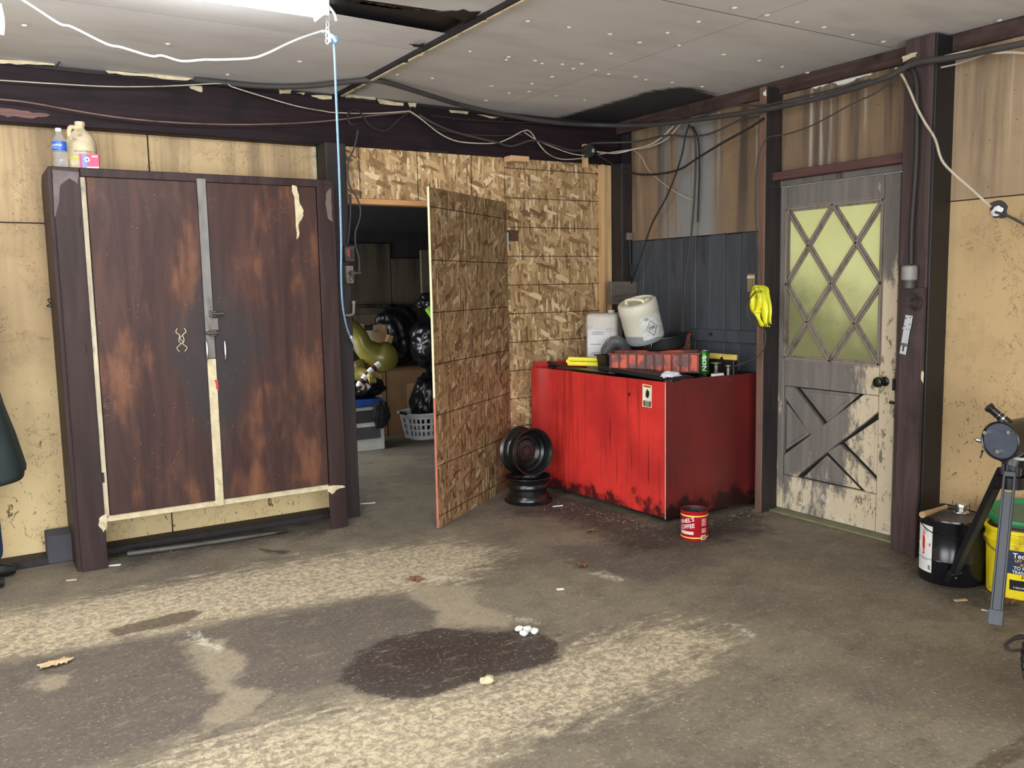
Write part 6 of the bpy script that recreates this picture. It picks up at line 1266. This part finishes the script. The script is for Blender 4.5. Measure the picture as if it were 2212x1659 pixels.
# olive inflatable decoration with striped cane
m_ol = plain('olive_vinyl', (124, 116, 52), .28, var=.1)
od_ = thing('olive_inflatable_decoration', 'glossy olive-green inflatable decoration slumped behind the dark post', 'decoration', at(800, 830, 6.9))
b = B(); b.tube([at(740, 690, 6.9), at(772, 720, 6.9), at(785, 748, 6.9), at(808, 766, 6.9), at(828, 772, 6.9), at(842, 775, 6.95)], [.06, .07, .085, .11, .14, .09], 18, 5); b.tube([at(808, 776, 6.95), at(824, 786, 6.9), at(828, 793, 6.85)], [.12, .085, .05], 16, 4); obj('body', b, m_ol, od_, True)
b = B(); b.tube([at(766, 790, 6.95), at(778, 806, 6.9), at(798, 812, 6.8)], [.10, .075, .04], 14, 4); obj('lower_limb', b, m_ol, od_, True)
b = B(); h0 = at(801, 813, 6.66); b.sph(h0, .035, 14)
for k in range(4): b.tube([h0+Vector((-.02+.014*k, -.015, -.01)), h0+Vector((-.022+.016*k, -.03, -.035)), h0+Vector((-.018+.016*k, -.02, -.052))], [.010, .010, .007], 8, 3)
obj('mitten_end', b, plain('pale_olive_vinyl', (150, 140, 70), .35), od_, True)
cn = thing('striped_candy_cane', 'red and white striped candy cane held by the olive decoration', 'candy cane', at(800, 830, 6.68))
path = [at(820, 786, 6.70), at(806, 796, 6.70), at(794, 808, 6.70), at(784, 820, 6.70), at(776, 832, 6.70), at(782, 836, 6.70), at(792, 836, 6.70), at(800, 826, 6.70)]
pp, _ = crom(path, [0]*len(path), 6); m_cr = plain('dark_red', (92, 22, 26), .5); step_ = 4; i = 0; k = 0
while i < len(pp)-1:
    j = min(len(pp)-1, i+(4 if k % 2 == 0 else 3)); b = B(); b.tube(pp[i:j+1], .026 if k % 2 == 0 else .0255, 14); obj('white_band' if k % 2 == 0 else 'red_band', b, m_whiteplastic if k % 2 == 0 else m_cr, cn, True); i = j; k += 1

# ================================================================ PERSON AT THE LEFT EDGE
def skinned(joints, edges, root=0, sub=2):
    me = bpy.data.meshes.new('t'); me.from_pydata([j[0] for j in joints], edges, []); o = bpy.data.objects.new('t', me); COL.objects.link(o)
    sk = o.modifiers.new('s', 'SKIN'); sk.use_smooth_shade = True; sm = o.modifiers.new('u', 'SUBSURF'); sm.levels = sub
    for i, j in enumerate(joints):
        r = j[1]; me.skin_vertices[0].data[i].radius = (r, r) if not isinstance(r, tuple) else r
    me.skin_vertices[0].data[root].use_root = True
    bpy.context.view_layer.update(); m2 = bpy.data.meshes.new_from_object(o.evaluated_get(bpy.context.evaluated_depsgraph_get())); bpy.data.objects.remove(o)
    b = B(); b.b.from_mesh(m2); bpy.data.meshes.remove(m2); return b
PX, PY = -.06, 5.03
m_skin = plain('skin', (196, 148, 122), .55, var=.05); m_jean = plain('blue_denim', (44, 66, 104), .8, var=.15, scale=30); m_coat = plain('dark_green_coat', (42, 53, 54), .55, var=.12, scale=5); m_shoe = plain('black_shoe', (20, 20, 22), .5); m_hair = plain('brown_hair', (52, 38, 30), .7, var=.3, scale=30, stretch=(4, 4, 1))
pr = thing('person', 'person in long dark green coat, blue jeans and black shoes, left frame edge', 'person', (PX, PY, 0))
J = [((PX, PY, .95), .13), ((PX, PY, 1.15), .12), ((PX, PY, 1.36), .135), ((PX, PY, 1.50), .055), ((PX+.01, PY-.0, 1.56), .055), ((PX+.01, PY, 1.66), .088),
     ((PX, PY-.17, 1.42), .055), ((PX, PY-.22, 1.15), .042), ((PX+.08, PY-.22, .93), .030), ((PX, PY+.17, 1.42), .055), ((PX, PY+.22, 1.15), .042), ((PX+.08, PY+.20, .93), .030),
     ((PX, PY-.09, .88), .085), ((PX+.03, PY-.10, .48), .06), ((PX, PY-.10, .10), .042), ((PX, PY+.09, .88), .085), ((PX+.08, PY+.10, .48), .06), ((PX+.07, PY+.10, .10), .042), ((PX+.02, PY, 1.74), .07)]
E_ = [(0, 1), (1, 2), (2, 3), (3, 4), (4, 5), (5, 18), (2, 6), (6, 7), (7, 8), (2, 9), (9, 10), (10, 11), (0, 12), (12, 13), (13, 14), (0, 15), (15, 16), (16, 17)]
body = obj('body', skinned(J, E_), m_skin, pr, True)
b = B(); hx = PX+.10
for s_ in (-1, 1): b.sph((PX+.085, PY+.032*s_, 1.665), .011, 10)
obj('eyes', b, m_whiteink, pr, True)
b = B(); b.tube([(PX+.085, PY, 1.675), (PX+.112, PY, 1.645), (PX+.092, PY, 1.635)], [.010, .014, .012], 8, 3); b.tube([(PX+.086, PY-.022, 1.602), (PX+.096, PY, 1.600), (PX+.086, PY+.022, 1.602)], .006, 8, 3); obj('nose_and_mouth', b, m_skin, pr, True)
b = crumple(1, (.10, .095, .085), 3, 4, .08); place(b, (PX-.012, PY, 1.655)); obj('hair', b, m_hair, pr, True)
for s_, c_ in ((-1, (PX+.08, PY-.22, .93)), (1, (PX+.08, PY+.20, .93))):
    c_ = Vector(c_); jj = [(c_, .028), (c_+Vector((.012, 0, -.06)), .030)]; ee = [(0, 1)]
    for k in range(4):
        q = c_+Vector((.012+.0, (-.027+.018*k), -.085)); n0 = len(jj); jj += [(q, .0095), (q+Vector((.004, 0, -.035)), .009), (q+Vector((-.006, 0, -.062+.006*abs(k-1.5))), .0075)]; ee += [(1, n0), (n0, n0+1), (n0+1, n0+2)]
    n0 = len(jj); jj += [(c_+Vector((.03, .02*-s_, -.05)), .010), (c_+Vector((.04, .024*-s_, -.085)), .008)]; ee += [(1, n0), (n0, n0+1)]
    obj('hand', skinned(jj, ee, 1, 1), m_skin, pr, True)
JJ = [((PX, PY, .95), .145), ((PX, PY-.09, .86), .095), ((PX+.03, PY-.10, .48), .072), ((PX+.03, PY-.10, .20), .066), ((PX+.03, PY-.10, .06), .068), ((PX, PY+.09, .86), .095), ((PX+.08, PY+.10, .48), .075), ((PX+.085, PY+.10, .20), .070), ((PX+.09, PY+.10, .065), .072)]
obj('jeans', skinned(JJ, [(0, 1), (1, 2), (2, 3), (3, 4), (0, 5), (5, 6), (6, 7), (7, 8)]), m_jean, pr, True)
for dy, dx in ((-.10, .03), (.10, .09)):
    b = B(); b.tube([(PX+dx-.09, PY+dy, .038), (PX+dx-.03, PY+dy, .045), (PX+dx+.05, PY+dy, .036), (PX+dx+.11, PY+dy, .030)], [.032, .044, .038, .020], 14, 5)
    for v in b.b.verts: v.co.z = max(.004, v.co.z)
    obj('shoe', b, m_shoe, pr, True)
# coat: an open flaring shell, with sleeves
V = []; Fc = []; prof = [(1.50, .075, .10), (1.44, .14, .22), (1.30, .165, .235), (1.10, .175, .235), (.90, .215, .255), (.72, .255, .28), (.55, .29, .30), (.52, .285, .295)]; n = 40
for z, rx, ry in prof:
    for i in range(n+1):
        a = .28+(2*PI-.56)*i/n; rip = 1+.05*math.sin(a*7)*max(0, (1.2-z))
        V.append((PX+rx*rip*math.cos(a), PY+ry*rip*math.sin(a)*.95, z+.03*math.cos(a)*(z < .8)))
for j in range(len(prof)-1):
    for i in range(n): q = j*(n+1)+i; Fc.append((q, q+1, q+n+2, q+n+1))
b = B(); b.mesh(V, Fc); o = obj('coat', b, m_coat, pr, True); md = o.modifiers.new('t', 'SOLIDIFY'); md.thickness = .008
for s_ in (-1, 1):
    b = B(); b.tube([(PX, PY+.13*s_, 1.44), (PX, PY+.19*s_, 1.38), (PX, PY+.235*s_, 1.15), (PX+.07, PY+.225*s_, .96)], [.07, .085, .068, .058], 16, 5, cap=False); o = obj('sleeve', b, m_coat, pr, True)
# ================================================================ LITTER ON THE FLOOR
def leaf(px, py, sz, rot, m, lab):
    q = P(px, py, z=.004); pts = []
    for i in range(28):
        a = 2*PI*i/28; r = sz*(.55+.45*abs(math.cos(a*3.5+.4)))*(1.25 if abs(math.cos(a)) > .7 else .85); pts.append((q.x+r*math.cos(a+rot), q.y+r*math.sin(a+rot)*.7))
    V = [(q.x, q.y, .018)]+[(x, y, .005+.012*abs(math.sin(i*1.7))) for i, (x, y) in enumerate(pts)]; Fc = [(0, 1+i, 1+(i+1) % 28) for i in range(28)]
    b = B(); b.mesh(V, Fc); o = single('dry_leaf', lab, 'leaf', b, m); md = o.modifiers.new('t', 'SOLIDIFY'); md.thickness = .001
m_leaf = plain('pale_leaf', (196, 168, 130), .8, var=.15); m_leafd = plain('brown_leaf', (120, 82, 54), .8, var=.2)
leaf(120, 1435, .055, .3, m_leaf, 'pale curled oak leaf on the floor at the lower left')
leaf(1258, 1222, .035, 1.2, m_leafd, 'brown dry leaf beside the white chalky patch')
leaf(2182, 1303, .035, .6, m_leafd, 'brown dry leaf on the floor under the yellow bucket')
leaf(898, 1252, .045, 2.0, m_leafd, 'crumbled dry leaf right of centre, beyond the dark stain')
leaf(1275, 1148, .03, .2, m_leafd, 'small dry leaf near the front corner of the red bench')
q = P(1053, 1477, z=0); single('pale_stone', 'pale stone chip at the near edge of the dark oil stain', 'stone', place(crumple(.022, (1.2, .9, .7), 5, 2, .4), (q.x, q.y, 0)), plain('pale_stone', (206, 192, 154), .8))
for (a, c), k, wh in (((1122, 1364), 0, 'leftmost'), ((1140, 1366), 1, 'middle'), ((1155, 1369), 2, 'rightmost'), ((1132, 1374), 3, 'nearest')):
    q = P(a, c, z=0); single('plaster_crumb', wh+' white plaster crumb in the little pile beyond the oil stain', 'crumb', place(crumple(.016, (1.2, 1, .8), k, 2, .4), (q.x, q.y, 0)), m_white, group='plaster crumbs by the oil stain')
for (a, c, l, rz, lab) in ((155, 1254, .05, .2, 'pale wood sliver on the floor in front of the cupboard'), (376, 1188, .06, .9, 'pale wood sliver on the floor under the cupboard'), (248, 1222, .06, .2, 'white paper scrap at the left leg of the cupboard'), (1210, 1274, .035, .1, 'white plastic chip beyond the oil stain'), (2075, 1298, .06, .1, 'pale wood sliver in front of the black pail'), (795, 1088, .10, .2, 'white paper scrap on the storeroom threshold'), (1205, 1094, .07, .3, 'white paper scrap beside the flat wheel rim')):
    q = P(a, c, z=0); b = B(); b.box((-l/2, -.009, 0), (l/2, .009, .005), .001); place(b, (q.x, q.y, .001), rz-.5); single('paper_scrap' if 'paper' in lab else 'wood_sliver' if 'sliver' in lab else 'plastic_chip', lab, 'scrap', b, m_leaf if 'sliver' in lab else m_white)
# uncountable crumbs and grit, one object
rnd = random.Random(42); b = B()
def grit(x, y, s_):
    a = rnd.uniform(0, PI); c, s = math.cos(a), math.sin(a); l = s_*rnd.uniform(1, 2.4); w_ = s_*rnd.uniform(.5, 1); h = s_*.5
    P0 = [(x+c*l, y+s*l, 0), (x-s*w_, y+c*w_, 0), (x-c*l, y-s*l, 0), (x+s*w_, y-c*w_, 0), (x, y, h)]; b.mesh(P0, [(0, 1, 4), (1, 2, 4), (2, 3, 4), (3, 0, 4)])
for k in range(420): grit(rnd.uniform(.0, 4.0), rnd.uniform(1.2, 5.1), rnd.uniform(.0018, .0045))
for k in range(130):
    t = rnd.random(); p = Vector((3.45, 3.8, 0)).lerp(Vector((3.35, 4.75, 0)), t); grit(p.x-abs(rnd.gauss(0, .09)), p.y+rnd.gauss(0, .05), rnd.uniform(.0025, .006))
for k in range(50): grit(rnd.uniform(3.5, 4.2), 3.8-abs(rnd.gauss(0, .07)), rnd.uniform(.003, .008))
for k in range(60): grit(rnd.uniform(1.6, 2.0), rnd.gauss(4.9, .08), rnd.uniform(.002, .006))
o = single('floor_grit', 'scattered crumbs, chips and grit over the concrete floor', 'debris', b, plain('grit', (140, 128, 108), .8, var=.3, scale=60), origin=(2, 3, 0)); o['kind'] = 'stuff'
